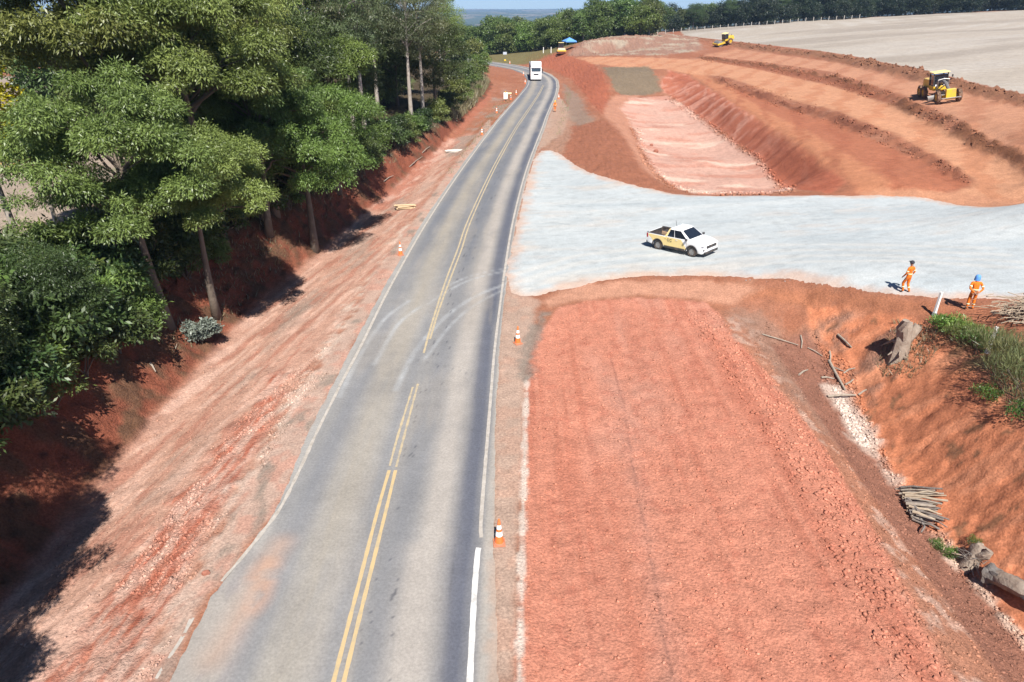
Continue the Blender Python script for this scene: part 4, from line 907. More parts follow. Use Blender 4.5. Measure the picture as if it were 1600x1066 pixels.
def pickup(loc, rz):
    e = empty('pickup_truck', loc, rz, 'white double cab pickup with pale yellow rear side film on the gravel yard', 'pickup')
    zw, r_ = .34, .345
    # front body with engine bay and cabin floor
    prof = [(-.80,.34)] + [(.92,.30)] + arc(1.40,zw,.43,185,-5,12) + [(2.10,.26),(2.32,.34),(2.37,.55),(2.33,.80),(2.16,.95),(1.75,1.04),(1.12,1.10),(-.80,1.10)]
    mb = MB(); mb.prism(prof, -.885, .885); body = mb.build('body', M_WP, e, bevel=.06, smooth=True, seg=4)
    def tb(c):
        k = 1.0
        if c.x > 1.7: k *= 1-.22*((c.x-1.7)/.67)**2
        if c.z > .85: k *= 1-.05*(c.z-.85)/.25
        if c.z < .45: k *= .965
        return Vector((c.x, c.y*k, c.z))
    taper_body(body, tb)
    # load bed
    for s in (-1, 1):
        pr = [(-2.30,.42)] + arc(-1.40,zw,.43,180,0,12) + [(-.80,.34),(-.80,1.10),(-2.34,1.13),(-2.36,.60)]
        mb = MB(); mb.prism(pr, s*.885 if s < 0 else .79, -.79 if s < 0 else s*.885); o = mb.build('bed_side', M_WP, e, bevel=.02, smooth=True)
        MB().box((-1.57, s*.84, 1.135), (1.52,.11,.03)).build('bed_rail', M_BLK, o, bevel=.008)
    for s in (-1,1): MB().box((-1.57,s*.78,.86),(1.46,.02,.50)).build('bed_liner', M_BLK, e)
    MB().box((-2.285,0,.86),(.02,1.54,.50)).build('bed_liner', M_BLK, e)
    MB().box((-1.55,0,.60),(1.52,1.58,.08)).build('bed_floor', M_BLK, e)
    MB().box((-2.33,0,.86),(.07,1.6,.52)).build('tailgate', M_WP, e, bevel=.02)
    MB().box((-2.36,0,.44),(.14,1.70,.20)).build('rear_bumper', M_BLK, e, bevel=.03)
    MB().box((-.815,0,.86),(.05,1.58,.50)).build('bed_front', M_BLK, e)
    # cabin
    b0, b1, t0, t1, yb, yt, zb, zt = -.80, 1.16, -.52, .38, .845, .665, 1.09, 1.63
    v = [(b0,-yb,zb),(b1,-yb,zb),(b1,yb,zb),(b0,yb,zb),(t0,-yt,zt),(t1,-yt,zt),(t1,yt,zt),(t0,yt,zt)]
    mb = MB(); mb.add(v, [(0,3,2,1),(4,5,6,7),(0,1,5,4),(1,2,6,5),(2,3,7,6),(3,0,4,7)]); cab = mb.build('cabin', M_WP, e, bevel=.075, smooth=True, seg=4)
    panel('windscreen', (v[1],v[2],v[6],v[5]), M_GLASS, e, (.07,.07,.05,.10)); panel('rear_window', (v[3],v[0],v[4],v[7]), M_GLASS, e, (.12,.12,.15,.15))
    for s, (i, j, k, l) in ((-1,(0,1,5,4)), (1,(2,3,7,6))):
        q = (v[i],v[j],v[k],v[l])
        if s < 0: panel('door_window', q, M_GLASS, e, (.42,.09,.04,.14)); panel('door_window', q, M_GLASS, e, (.10,.61,.04,.14)); panel('c_pillar_film', q, M_CRM, e, (.005,.915,.0,.03), .008)
        else: panel('door_window', q, M_GLASS, e, (.09,.42,.04,.14)); panel('door_window', q, M_GLASS, e, (.61,.10,.04,.14)); panel('c_pillar_film', q, M_CRM, e, (.915,.005,.0,.03), .008)
        # pale yellow film along the rear side
        y = s*.889
        poly = [(-2.18,1.05),(.55,1.04),(.96,.50),(.90,.40),(-.93,.42)] + arc(-1.40,zw,.47,8,150,9) + [(-1.95,.78),(-2.20,.95)]
        mb = MB(); n_ = len(poly); mb.add([(x_,y,z_) for x_,z_ in poly]+[(x_,y+s*.003,z_) for x_,z_ in poly], [tuple(range(n_)), tuple(range(n_,2*n_))[::-1]] + [(i_,(i_+1)%n_,(i_+1)%n_+n_,i_+n_) for i_ in range(n_)])
        fm_ = mb.build('side_film', M_CRM, e)
        lg = MB()      # two open ring letters and a line of small lettering
        for cx_ in (-.52,-.30):
            for a_ in range(40, 330, 24): lg.box((cx_+.075*math.cos(R(a_))*(-s), y+s*.006, .86+.075*math.sin(R(a_))), (.034,.004,.034))
        for k_ in range(6): lg.box((-.40+.055*k_-.14, y+s*.006, .73), (.035,.004,.022))
        lg.build('lettering', M_BLK, fm_)
        MB().box((0.0, s*.90, .36),(1.7,.05,.16)).build('sill', M_BLK, e, bevel=.02)
        for wx in (1.40,-1.40):
            o_ = arc(wx,zw,.475,-8,188,16); i_ = arc(wx,zw,.41,188,-8,16); mb = MB(); mb.prism(o_+i_, s*.875, s*.912); ar_ = mb.build('wheel_arch', M_BLK, e)
            if wx > 0: taper_body(ar_, lambda c: Vector((c.x, c.y*(1-.22*(max(0,c.x-1.7)/.67)**2)*1.004, c.z)))
            wheel('wheel', (wx, s*.78, zw), r_, .22, e, M_RIM, s)
        MB().box((1.02, s*.97, 1.13),(.12,.20,.14)).build('mirror', M_BLK, e, bevel=.03)
        MB().box((2.20, s*.66, .84),(.16,.30,.07), Matrix.Rotation(-s*.30,3,'Z')).build('headlight', M_LAMP, e, bevel=.015)
        MB().box((2.26, s*.66, .58),(.08,.22,.09), Matrix.Rotation(-s*.3,3,'Z')).build('fog_lamp', M_BLK, e, bevel=.015)
        MB().box((-2.30, s*.84, .93),(.14,.12,.30)).build('tail_lamp', M_RED, e, bevel=.02)
        for sx_ in (.98,.14,-.74): MB().box((sx_, s*.8885, .74),(.012,.006,.62)).build('door_seam', M_BLK, e)
        for hx in (.18,-.70): MB().box((hx, s*.905, .95),(.16,.03,.03)).build('door_handle', M_WP if hx > 0 else M_CRM, e, bevel=.008)
    MB().box((2.335,0,.72),(.06,1.12,.20)).build('grille', M_BLK, e, bevel=.02); MB().box((2.372,0,.55),(.02,.42,.13)).build('number_plate', M_PLATE, e)
    MB().box((2.30,0,.36),(.16,1.45,.17)).build('front_bumper', M_BLK, e, bevel=.04)
    for s in (-1,1): MB().tube([(t0+.05,s*.60,zt+.015),(t1-.1,s*.60,zt+.015)], .018, 6).build('roof_rail', M_WP, e)
    MB().tube([(-.62,.2,1.5),(-.70,.2,1.95)], .012, 6).build('antenna', M_BLK, e)
    return e
p = G(1084,402,lambda a,b: H0(a,b)+.045); q = G(1026,389,lambda a,b: H0(a,b)+.045)
f_ = np.array([p[0]-q[0], p[1]-q[1]]); f_ /= np.linalg.norm(f_); ctr = (p[:2]+q[:2])/2 + np.array([-f_[1], f_[0]])*.80
ang = math.atan2(f_[1], f_[0]); zc = float(H0(*ctr))+.045
pk = pickup((ctr[0], ctr[1], zc-.005), ang)
sl_f = float(H0(ctr[0]+f_[0]*1.4, ctr[1]+f_[1]*1.4)-H0(ctr[0]-f_[0]*1.4, ctr[1]-f_[1]*1.4))/2.8
sl_s = float(H0(ctr[0]-f_[1]*.8, ctr[1]+f_[0]*.8)-H0(ctr[0]+f_[1]*.8, ctr[1]-f_[0]*.8))/1.6
pk.rotation_mode = 'ZYX'; pk.rotation_euler = (math.atan(sl_s), -math.atan(sl_f), ang); pk.rotation_mode = 'XYZ'; pk.rotation_euler = Matrix.Rotation(ang,3,'Z').to_4x4().to_euler() if False else pk.rotation_euler
bx = MB(); bx.box((0,0,.27),(.5,.55,.54)); o = bx.build('cardboard_box', M_CARD, None, bevel=.008)
o.matrix_world = Matrix.Translation(pk.location) @ Matrix.Rotation(ang,4,'Z') @ Matrix.Translation((-1.10,-.38,.65)); tag(o, 'brown cardboard box in the pickup load bed', 'box')
MB().box((0,0,.552),(.42,.46,.02)).build('lid_flap', M_BLK, o)

def lorry(loc, rz):
    e = empty('lorry', loc, rz, 'white cab over lorry coming round the bend', 'lorry')
    v = lambda x0,x1,y,z0,z1,tp=0: [(x0,-y,z0),(x1,-y,z0),(x1,y,z0),(x0,y,z0),(x0,-y,z1),(x1-tp,-y,z1),(x1-tp,y,z1),(x0,y,z1)]
    fc = [(0,3,2,1),(4,5,6,7),(0,1,5,4),(1,2,6,5),(2,3,7,6),(3,0,4,7)]
    a = v(-2.2,0,1.25,.85,2.95,.12); MB().add(a, fc).build('cab', M_WT, e, bevel=.09, smooth=True, seg=3)
    b = v(-2.1,-.12,1.20,2.90,4.12,.35); MB().add(b, fc).build('roof_fairing', M_WT, e, bevel=.16, smooth=True, seg=4)
    sc = [(-.062,-1.25,2.0),(-.062,1.25,2.0),(-.105,1.25,2.80),(-.105,-1.25,2.80)]; panel('windscreen', sc, M_GLASS, e, (.08,.08,.03,.12), .03)
    MB().box((-.09,0,2.90),(.4,2.2,.06)).build('sun_visor', M_WT, e, bevel=.02)
    for k in range(3): MB().box((.005,0,1.55-.12*k),(.06,1.25-.1*k,.075)).build('grille_slat', M_BLK, e)
    MB().box((-.03,0,.62),(.34,2.46,.55)).build('bumper', M_WT, e, bevel=.08, smooth=True); MB().box((.145,0,.70),(.012,.55,.14)).build('number_plate', M_PLATE, e)
    MB().box((-.1,0,.30),(.2,2.3,.14)).build('skirt', M_BLK, e)
    for s in (-1,1):
        MB().box((.12,s*.92,.72),(.06,.42,.17)).build('headlight', M_LAMP, e, bevel=.02)
        mb = MB(); mb.box((-.05,s*1.45,2.25),(.16,.22,.75)); mb.tube([(-.1,s*1.25,2.55),(-.05,s*1.45,2.5)], .02, 6); mb.build('mirror', M_BLK, e, bevel=.02)
        panel('side_window', [(-1.2,s*1.25,2.0),(-.25,s*1.25,2.0),(-.3,s*1.25,2.75),(-1.2,s*1.25,2.75)][::(1 if s < 0 else -1)], M_GLASS, e, (.04,.04,.04,.04), .02)
        for wx in (-1.35,-4.2,-5.5,-10.5,-11.8,-13.1): wheel('wheel', (wx, s*1.02, .52), .52, .32, e, M_RIM, s)
    MB().box((-4.2,0,.95),(5.5,.9,.28)).build('chassis', M_BLK, e)
    MB().box((-8.6,0,2.15),(11.4,2.5,2.1)).build('trailer', newmat('trailer_tarp', (.22,.23,.25), .6, var=.1, dirt=(.25,.17,.12), dscale=.5, damt=.4), e, bevel=.05)
    return e
p = P(837.5,126.6,.02); lorry((p[0], p[1], .018), math.atan2(-1.0, .005))

def hyd(mb, a, b, r): mb.tube([a, Vector(a).lerp(Vector(b),.6)], r, 8); mb.tube([Vector(a).lerp(Vector(b),.55), b], r*.55, 8)
def grader(loc, rz, label):
    e = empty('motor_grader', loc, rz, label, 'grader')
    rw = .68
    for s in (-1,1):
        wheel('wheel', (3.55,s*1.08,rw), rw, .40, e, M_YM, s, 22, M_TYRED)
        for wx in (-1.55,-3.10): wheel('wheel', (wx,s*1.05,rw), rw, .40, e, M_YM, s, 22, M_TYRED)
        MB().box((-2.32,s*.78,.70),(2.1,.20,.42)).build('tandem_case', M_YM, e, bevel=.05)
        MB().box((3.55,s*.80,.70),(.3,.3,.35)).build('axle_hub', M_MET, e, bevel=.04)
    MB().box((3.55,0,.72),(.28,1.7,.26)).build('front_axle', M_YM, e, bevel=.04)
    MB().box((4.25,0,1.02),(.50,1.05,1.15), taper=.94).build('front_counterweight', M_YM, e, bevel=.05)
    MB().box((4.55,0,.62),(.16,2.0,.10)).build('push_bar', M_MET, e, bevel=.02)
    mb = MB(); mb.tube([(4.1,0,1.25),(3.3,0,1.55),(2.4,0,2.0),(1.3,0,2.15),(.4,0,1.75),(-.4,0,1.35)], [.17,.18,.19,.19,.22,.25], 8); mb.build('main_beam', M_MET, e, smooth=True)
    mb = MB(); mb.tube([(3.9,0,.95),(2.6,.0,.85),(1.6,.55,.80)], .08, 6); mb.tube([(3.9,0,.95),(2.6,0,.85),(1.6,-.55,.80)], .08, 6); mb.lathe([(.78,-.07),(.78,.07),(.6,.07),(.6,-.07)], (1.15,0,.78), (0,0,1), 24, False); mb.build('drawbar_circle', M_BLK, e)
    ro = Matrix.Rotation(.42,3,'Z'); mb = MB(); pr = [(.14+.30*math.cos(R(a))-.3, .40+.36*math.sin(R(a))) for a in range(-65,75,14)]
    n_ = len(pr); vs = []
    for y in (-1.85,1.85):
        for off in (0,.04):
            for (x_,z_) in pr: w_ = ro @ Vector((x_+off,y,z_)); vs.append((w_.x+1.1,w_.y,w_.z))
    fs = []
    for i in range(n_-1): fs += [(i,i+1,2*n_+i+1,2*n_+i),(n_+i,3*n_+i,3*n_+i+1,n_+i+1),(i,n_+i,n_+i+1,i+1),(2*n_+i,2*n_+i+1,3*n_+i+1,3*n_+i)]
    fs += [(0,2*n_,3*n_,n_),(n_-1,2*n_-1,4*n_-1,3*n_-1)]
    mb.add(vs, fs); mb.build('blade', M_MET, e)
    mb = MB(); hyd(mb,(1.6,.55,2.3),(1.2,.6,.9),.07); hyd(mb,(1.6,-.55,2.3),(1.2,-.6,.9),.07); hyd(mb,(1.9,.45,2.0),(1.4,-.7,1.0),.06); mb.tube([(1.6,.6,2.3),(1.6,0,2.42),(1.6,-.6,2.3)], .07, 6); mb.build('lift_cylinders', M_MET, e)
    MB().box((-.2,0,1.30),(1.75,1.5,.5)).build('cab_base', M_YM, e, bevel=.05)
    for x_ in (-.95,.60):
        for s in (-1,1): MB().box((x_,s*.72,2.25),(.10,.10,1.45)).build('cab_post', M_BLK, e)
    MB().box((-.18,0,2.16),(1.47,1.36,1.26)).build('cab_glass', M_GLASS, e)
    MB().box((-.15,0,3.02),(1.95,1.75,.13)).build('roof', M_YR, e, bevel=.04)
    mb = MB()
    for s in (-1,1): mb.box((.66,s*.45,1.62),(.10,.28,.22))
    mb.build('work_lamp', M_LAMP, e)
    MB().box((-2.6,0,1.62),(2.5,1.25,.95), taper=.95).build('engine_hood', M_YM, e, bevel=.07)
    MB().tube([(-1.7,.35,2.05),(-1.7,.35,2.75)], .06, 8).build('exhaust', M_BLK, e)
    mb = MB(); mb.box((-4.15,0,.95),(.25,1.9,.2));
    for k in range(5): mb.box((-4.45,-.8+.4*k,.75),(.3,.09,.5), Matrix.Rotation(.3,3,'Y'))
    mb.build('ripper', M_MET, e, bevel=.02)
    for s in (-1,1): MB().box((.85,s*1.12,2.55),(.08,.16,.28)).build('mirror', M_BLK, e, bevel=.02)
    return e
hd = np.array([-.22,-.97]); fp = G(1481,160, H); c_ = fp[:2]-hd*3.6
def pitch_on(o, hd, a=3.4):
    c = np.array(o.location[:2]); zf = float(H(*(c+hd*a))); zb = float(H(*(c-hd*a*.7))); sd = np.array([-hd[1],hd[0]])
    zl = float(H(*(c+sd))); zr = float(H(*(c-sd)))
    o.location.z = (zf*.7+zb)/1.7
    X_ = Vector((hd[0]*1.7*a, hd[1]*1.7*a, zf-zb)).normalized(); Yv = Vector((sd[0]*2, sd[1]*2, zl-zr)).normalized(); Zv = X_.cross(Yv).normalized(); Yv = Zv.cross(X_)
    m = Matrix((X_, Yv, Zv)).transposed(); o.rotation_euler = m.to_euler()
gr = grader((c_[0], c_[1], fp[2]), math.atan2(hd[1],hd[0]), 'yellow motor grader shaping the upper earth bench'); pitch_on(gr, hd)

def compactor(loc, hd, label, drum_mat, pit=True):
    e = empty('soil_compactor', loc, math.atan2(hd[1],hd[0]), label, 'compactor')
    mb = MB(); mb.lathe([(.70,-1.05),(.78,-1.02),(.78,1.02),(.70,1.05)], (1.75,0,.78), (0,1,0), 28); mb.build('drum', drum_mat, e, smooth=True)
    mb = MB()
    for s in (-1,1): mb.box((1.6,s*1.2,.85),(2.3,.16,.42))
    mb.box((2.68,0,.85),(.22,2.5,.40)); mb.box((.55,0,.85),(.25,2.5,.45)); mb.build('drum_frame', M_YM, e, bevel=.04)
    MB().box((.1,0,1.0),(.9,.7,.5)).build('pivot', M_BLK, e)
    for s in (-1,1): wheel('wheel', (-1.45,s*.85,.75), .75, .5, e, M_YM, s, 20, M_TYRED)
    MB().box((-1.8,0,1.45),(2.3,1.35,.95), tx=.85, ty=.9).build('engine_hood', M_YM, e, bevel=.09)
    MB().box((-.45,0,1.25),(1.1,1.5,.4)).build('cab_base', M_YM, e, bevel=.04)
    for x_ in (-.95,.05):
        for s in (-1,1): MB().box((x_,s*.68,2.15),(.09,.09,1.4)).build('cab_post', M_BLK, e)
    MB().box((-.45,0,2.05),(.96,1.28,1.15)).build('cab_glass', M_GLASS, e)
    MB().box((-.45,0,2.88),(1.35,1.6,.12)).build('roof', M_YR, e, bevel=.04)
    MB().tube([(-2.2,.4,1.9),(-2.2,.4,2.4)], .05, 8).build('exhaust', M_BLK, e)
    if pit: pitch_on(e, np.array(hd), 1.7)
    return e
p = G(1131,72.0,H); compactor(p, (-.93,-.36), 'yellow soil compactor working below the pale field edge', M_MET)
p = G(876,85,H); p = np.array([p[0], p[1]-1.0, float(H(p[0],p[1]-1.0))+.35]); compactor(p, (.02,-1.0), 'yellow soil compactor facing out from the top of the red cut beside the blue canopy', newmat('dusty_drum', (.55,.36,.26), .7, var=.1), False)
# ------------------------------------------------------------------ people
M_OR = newmat('orange_coverall', (.66,.155,.008), .8, var=.12, vscale=6, bump=.02, bscale=14); M_SKIN = newmat('skin', (.30,.155,.095), .6, var=.06)
M_BOOT = newmat('boot_leather', (.07,.045,.03), .7); M_REF = newmat('reflective_tape', (.72,.70,.45), .35, spec=.8); M_BLUE = newmat('blue_cloth', (.10,.27,.62), .75, var=.1)
M_HAIR = newmat('dark_cap', (.03,.03,.04), .8); M_YH = newmat('yellow_helmet', (.75,.50,.03), .4)
def person(loc, rz, pose, label, hat, hatmat, lean=0.0):
    e = empty('person', loc, rz, label, 'person')
    J = dict(pel=(0,0,.93), wst=(0,.01,1.08), chs=(0,.015+lean*.5,1.30), nck=(0,.0+lean,1.47), hd0=(0,.02+lean*1.2,1.55), hd1=(0,.03+lean*1.3,1.66), hd2=(0,.02+lean*1.3,1.73), nose=(0,.115+lean*1.3,1.63))
    J.update(shL=(-.19,lean,1.40), shR=(.19,lean,1.40), hpL=(-.10,0,.88), hpR=(.10,0,.88)); J.update(pose)
    rad = dict(pel=.135, wst=.13, chs=.15, nck=.055, hd0=.07, hd1=.098, hd2=.08, nose=.018, shL=.075, shR=.075, hpL=.095, hpR=.095)
    for s in 'LR': rad.update({'el'+s:.052,'wr'+s:.036,'ha'+s:.036,'kn'+s:.072,'an'+s:.05,'to'+s:.042})
    ed = [('pel','wst'),('wst','chs'),('chs','nck'),('nck','hd0'),('hd0','hd1'),('hd1','hd2'),('hd1','nose')]
    for s in 'LR':
        w_ = Vector(J['wr'+s]); d = (w_-Vector(J['el'+s])).normalized(); J['ha'+s] = tuple(w_+d*.07)
        ed += [('chs','sh'+s),('sh'+s,'el'+s),('el'+s,'wr'+s),('wr'+s,'ha'+s),('pel','hp'+s),('hp'+s,'kn'+s),('kn'+s,'an'+s),('an'+s,'to'+s)]
        sx = d.cross(Vector((0,0,1)) if abs(d.z) < .9 else Vector((0,1,0))).normalized()
        for k in range(4):
            b_ = Vector(J['ha'+s])+sx*(.019*(k-1.5)); l = (.065,.078,.072,.055)[k]; n1 = f'f{s}{k}'; n2 = n1+'t'; curl = Vector((0,-.015,-.01))
            J[n1] = tuple(b_+d*l*.55); J[n2] = tuple(b_+d*l+curl); rad[n1] = .0095; rad[n2] = .008; ed += [('ha'+s,n1),(n1,n2)]
        b_ = w_+d*.025+sx*.03; J['t'+s] = tuple(b_+d*.03+sx*.015); rad['t'+s] = .010; ed.append(('wr'+s,'t'+s))
    names = list(J); ix = {n: i for i, n in enumerate(names)}
    me = bpy.data.meshes.new('body'); me.from_pydata([J[n] for n in names], [(ix[a],ix[b]) for a, b in ed], []); o = bpy.data.objects.new('body_tmp', me); COL.objects.link(o)
    m = o.modifiers.new('skin','SKIN'); m.use_smooth_shade = True; sd = o.modifiers.new('sub','SUBSURF'); sd.levels = 2; sd.render_levels = 2
    for n in names:
        sv_ = me.skin_vertices[0].data[ix[n]]; sv_.radius = (rad[n], rad[n]*(.78 if n in ('pel','wst','chs') else 1)); sv_.use_root = (n == 'pel')
    dg = bpy.context.evaluated_depsgraph_get(); nm = bpy.data.meshes.new_from_object(o.evaluated_get(dg)); bpy.data.objects.remove(o)
    nm.materials.clear()
    for mm in (M_OR, M_SKIN, M_BOOT): nm.materials.append(mm)
    neck = Vector(J['nck']); 
    for p_ in nm.polygons:
        c = p_.center; p_.use_smooth = True; k = 0
        if c.z > neck.z+.015 and (c-neck).length < .4: k = 1
        if c.z < .11: k = 2
        for s in 'LR':
            w_ = Vector(J['wr'+s]); d = (w_-Vector(J['el'+s])).normalized()
            if (c-w_).dot(d) > .0 and (c-w_).length < .22: k = 1
        p_.material_index = k
    b = link(bpy.data.objects.new('body', nm), e)
    def ring(a, b_, t, r, name='reflective_band'):
        a = Vector(a); b_ = Vector(b_); c = a.lerp(b_, t); d = (b_-a).normalized(); mb = MB(); mb.lathe([(r,-.026),(r+.006,-.024),(r+.006,.024),(r,.026)], c, d, 14, False); mb.build(name, M_REF, e)
    for s in 'LR': ring(J['sh'+s],J['el'+s],.62,.064); ring(J['kn'+s],J['an'+s],.45,.068)
    mb = MB(); mb.lathe([(.150,-.03),(.156,-.028),(.156,.028),(.150,.03)], (0,0,0), (0,0,1), 18, False); bo = mb.build('waist_band', M_REF, e); bo.location = J['wst']; bo.scale = (1.02,.86,1)
    hd_ = Vector(J['hd1'])
    mb = MB()
    if hat == 'cloth': mb.lathe([(.135,-.16),(.128,-.05),(.118,.04),(.085,.10),(.03,.125),(.001,.128)], hd_, (0,-.05,1), 18, False)
    elif hat == 'helmet': mb.lathe([(.15,-.0),(.125,.01),(.12,.06),(.085,.115),(.03,.135),(.001,.137)], hd_, (0,0,1), 18, False)
    else: mb.lathe([(.108,-.02),(.112,.03),(.092,.085),(.05,.115),(.001,.122)], hd_, (0,0,1), 18, False); mb.box(hd_+Vector((0,.12,.045)), (.15,.10,.015))
    mb.build({'cloth':'head_cloth','helmet':'helmet'}.get(hat,'cap'), hatmat, e, smooth=True)
    if hat != 'cloth':
        for s in (-1,1): MB().lathe([(.001,-.008),(.012,0),(.001,.008)], hd_+Vector((s*.036,.088,-.012)), (0,1,0), 8).build('eye', M_HAIR, e)
        MB().box(hd_+Vector((0,.086,-.068)),(.045,.012,.010)).build('mouth', newmat('lip', (.22,.07,.05), .6), e)
    return e
p1 = G(1414,457,lambda a,b: H0(a,b)+.05)
person((p1[0],p1[1],p1[2]-.01), math.atan2(.85,-.5)-math.pi/2, dict(elL=(-.26,.02,1.13), wrL=(-.22,.17,.92), elR=(.27,-.08,1.14), wrR=(.26,.06,.92), knL=(-.10,.17,.52), anL=(-.10,.07,.10), toL=(-.11,.20,.045), knR=(.10,.02,.49), anR=(.10,-.16,.09), toR=(.11,-.04,.04)),
       'person in orange coveralls and a dark cap stepping along the gravel edge', 'cap', M_HAIR)
p2 = Gd(1514,484)
person((p2[0],p2[1],p2[2]+.0), -.15, dict(elL=(-.30,-.10,1.14), wrL=(-.10,-.20,.98), elR=(.30,-.10,1.14), wrR=(.10,-.20,.97), knL=(-.12,.03,.50), anL=(-.13,-.02,.09), toL=(-.16,.12,.04), knR=(.12,.03,.50), anR=(.13,-.02,.09), toR=(.16,.12,.04)),
       'person in orange coveralls and blue head cloth, hands behind the back on red earth', 'cloth', M_BLUE, .05)
p3 = Gd(867,175)
person((p3[0],p3[1],p3[2]), math.pi*.9, dict(elL=(-.27,.02,1.14), wrL=(-.24,.12,.93), elR=(.27,.02,1.14), wrR=(.22,.14,.95), knL=(-.11,.03,.50), anL=(-.12,-.02,.09), toL=(-.13,.12,.04), knR=(.11,.03,.50), anR=(.12,-.02,.09), toR=(.13,.12,.04)),
       'person in orange coveralls standing on the verge beside the road bend', 'helmet', M_YH)

# ------------------------------------------------------------------ cones, posts, signs, canopy
M_CO = newmat('cone_orange', (.80,.165,.035), .55, var=.06, dirt=(.5,.3,.2), dscale=4, damt=.3); M_CW = newmat('cone_white_band', (.80,.79,.76), .5, var=.04); M_CB = newmat('cone_base', (.42,.16,.09), .8, var=.15)
def cone(px, py, label, dz=0.0, tilt=(0,0)):
    p = P(px, py, .01) if dz == 'road' else Gd(px, py); z = max(p[2], .012 if dz == 'road' else -9)
    e = empty('traffic_cone', (p[0],p[1],z), rng.random()*3, label, 'cone', 'traffic cones along the road'); e.rotation_euler.x, e.rotation_euler.y = tilt
    rr = lambda t: .165*(1-t)+.035*t
    mb = MB(); mb.box((0,0,.025),(.40,.40,.05)); mb.lathe([(.19,.05),(.165,.09)], (0,0,0),(0,0,1),20); mb.build('base', M_CB, e, bevel=.01)
    segs = [(.07,.36,'o'),(.36,.54,'w'),(.54,.64,'o'),(.64,.80,'w'),(.80,1.0,'o')]
    for a, b, k in segs:
        mb = MB(); g_ = .006 if k == 'w' else 0; mb.lathe([(rr(a)+g_,a),(rr(b)+g_,b)]+([(.001,b)] if b == 1.0 else []), (0,0,0),(0,0,1),20, False); mb.build('cone_body' if k == 'o' else 'white_band', M_CO if k == 'o' else M_CW, e, smooth=True)
cone(780,849,'orange cone with two white bands on the shoulder beside a broken white line','road')
cone(809,537,'orange cone standing at the corner of the red earth pad')
cone(626,399,'orange cone on the left verge close to the short log stack')
cone(753,211,'orange cone on the left verge near the pale sticks','road')
cone(776,177,'orange cone on the left verge between the pale sticks and the white board'); cone(798,156,'orange cone just beside the white board')
cone(806.5,148,'orange cone on the left verge past the white board'); cone(820.5,131,'orange cone on the verge level with the lorry'); cone(818,118,'orange cone on the inner verge behind the lorry')
cone(873,155,'orange cone near the person by the bend'); cone(796.6,100,'orange cone on the outer verge under the far sign')
M_PW = newmat('white_concrete', (.70,.69,.66), .85, var=.08, dirt=(.45,.36,.28), dscale=3, damt=.45); M_PG = newmat('grey_concrete', (.33,.34,.37), .9, var=.1)
for px, py, h, tl, lab in [(1459,494,1.35,.10,'leaning white concrete post by the person with the blue head cloth'),(1542,552,1.35,.12,'short white concrete post standing among the green weeds')]:
    p = Gd(px, py); e = empty('concrete_post', (p[0],p[1],p[2]-.1), .2, lab, 'post', 'concrete fence posts'); e.rotation_euler = (-.04,tl,.35)
    MB().box((0,0,h/2),(.13,.13,h), taper=.9).build('shaft', M_PW, e, bevel=.015); MB().box((0,0,.14),(.15,.15,.30)).build('footing', M_PG, e, bevel=.01)
# portable board near the bend
p = Gd(790,158); e = empty('warning_board', p, .2, 'portable white board with an amber lamp and side panel on the left verge', 'sign')
MB().box((0,0,.95),(.75,.07,1.15)).build('panel', M_CW, e, bevel=.01); MB().box((.75,0,1.35),(.75,.05,.28)).build('side_panel', newmat('cream_panel', (.70,.60,.36), .6), e, bevel=.01)
MB().lathe([(.10,0),(.12,.05),(.09,.16),(.001,.2)], (0,0,1.53),(0,0,1),14, False).build('amber_lamp', newmat('amber_lens', (.75,.40,.02), .25), e, smooth=True)
for s in (-1,1):
    MB().box((s*.3,.0,.2),(.07,.07,.42)).build('leg', M_MET, e); MB().box((s*.3,0,.04),(.12,.75,.09)).build('foot', M_CO, e, bevel=.01)
p = Gd(789,95); e = empty('road_sign', p, .1, 'small grey road sign on a post before the far wood', 'sign')
MB().tube([(0,0,-.2),(0,0,2.4)], .05, 8).build('post', M_MET, e); MB().box((0,-.06,2.15),(1.15,.04,.75)).build('sign_plate', newmat('sign_back', (.42,.45,.50), .5), e, bevel=.02); MB().box((0,0,.18),(.6,.5,.36)).build('ballast_block', M_YH, e, bevel=.05)
p = Gd(888,80); e = empty('canopy_tent', (p[0]+.5,p[1]+4,float(H(p[0]+.5,p[1]+4))), .3, 'blue pop up canopy tent behind the red cut', 'tent')
MB().add([(-1.7,-1.7,2.3),(1.7,-1.7,2.3),(1.7,1.7,2.3),(-1.7,1.7,2.3),(0,0,3.3)], [(0,1,4),(1,2,4),(2,3,4),(3,0,4),(3,2,1,0)]).build('roof', M_BLUE, e)
mb = MB()
for a, b in ((-1,-1),(1,-1),(1,1),(-1,1)): MB().tube([(a*1.6,b*1.6,0),(a*1.6,b*1.6,2.3)], .035, 6).build('leg', M_MET, e)
for a in range(4):
    c0 = [(-1.7,-1.7),(1.7,-1.7),(1.7,1.7),(-1.7,1.7)][a]; c1 = [(1.7,-1.7),(1.7,1.7),(-1.7,1.7),(-1.7,-1.7)][a]
    MB().add([(*c0,2.3),(*c1,2.3),(*c1,2.05),(*c0,2.05)], [(0,1,2,3)]).build('valance', M_BLUE, e)
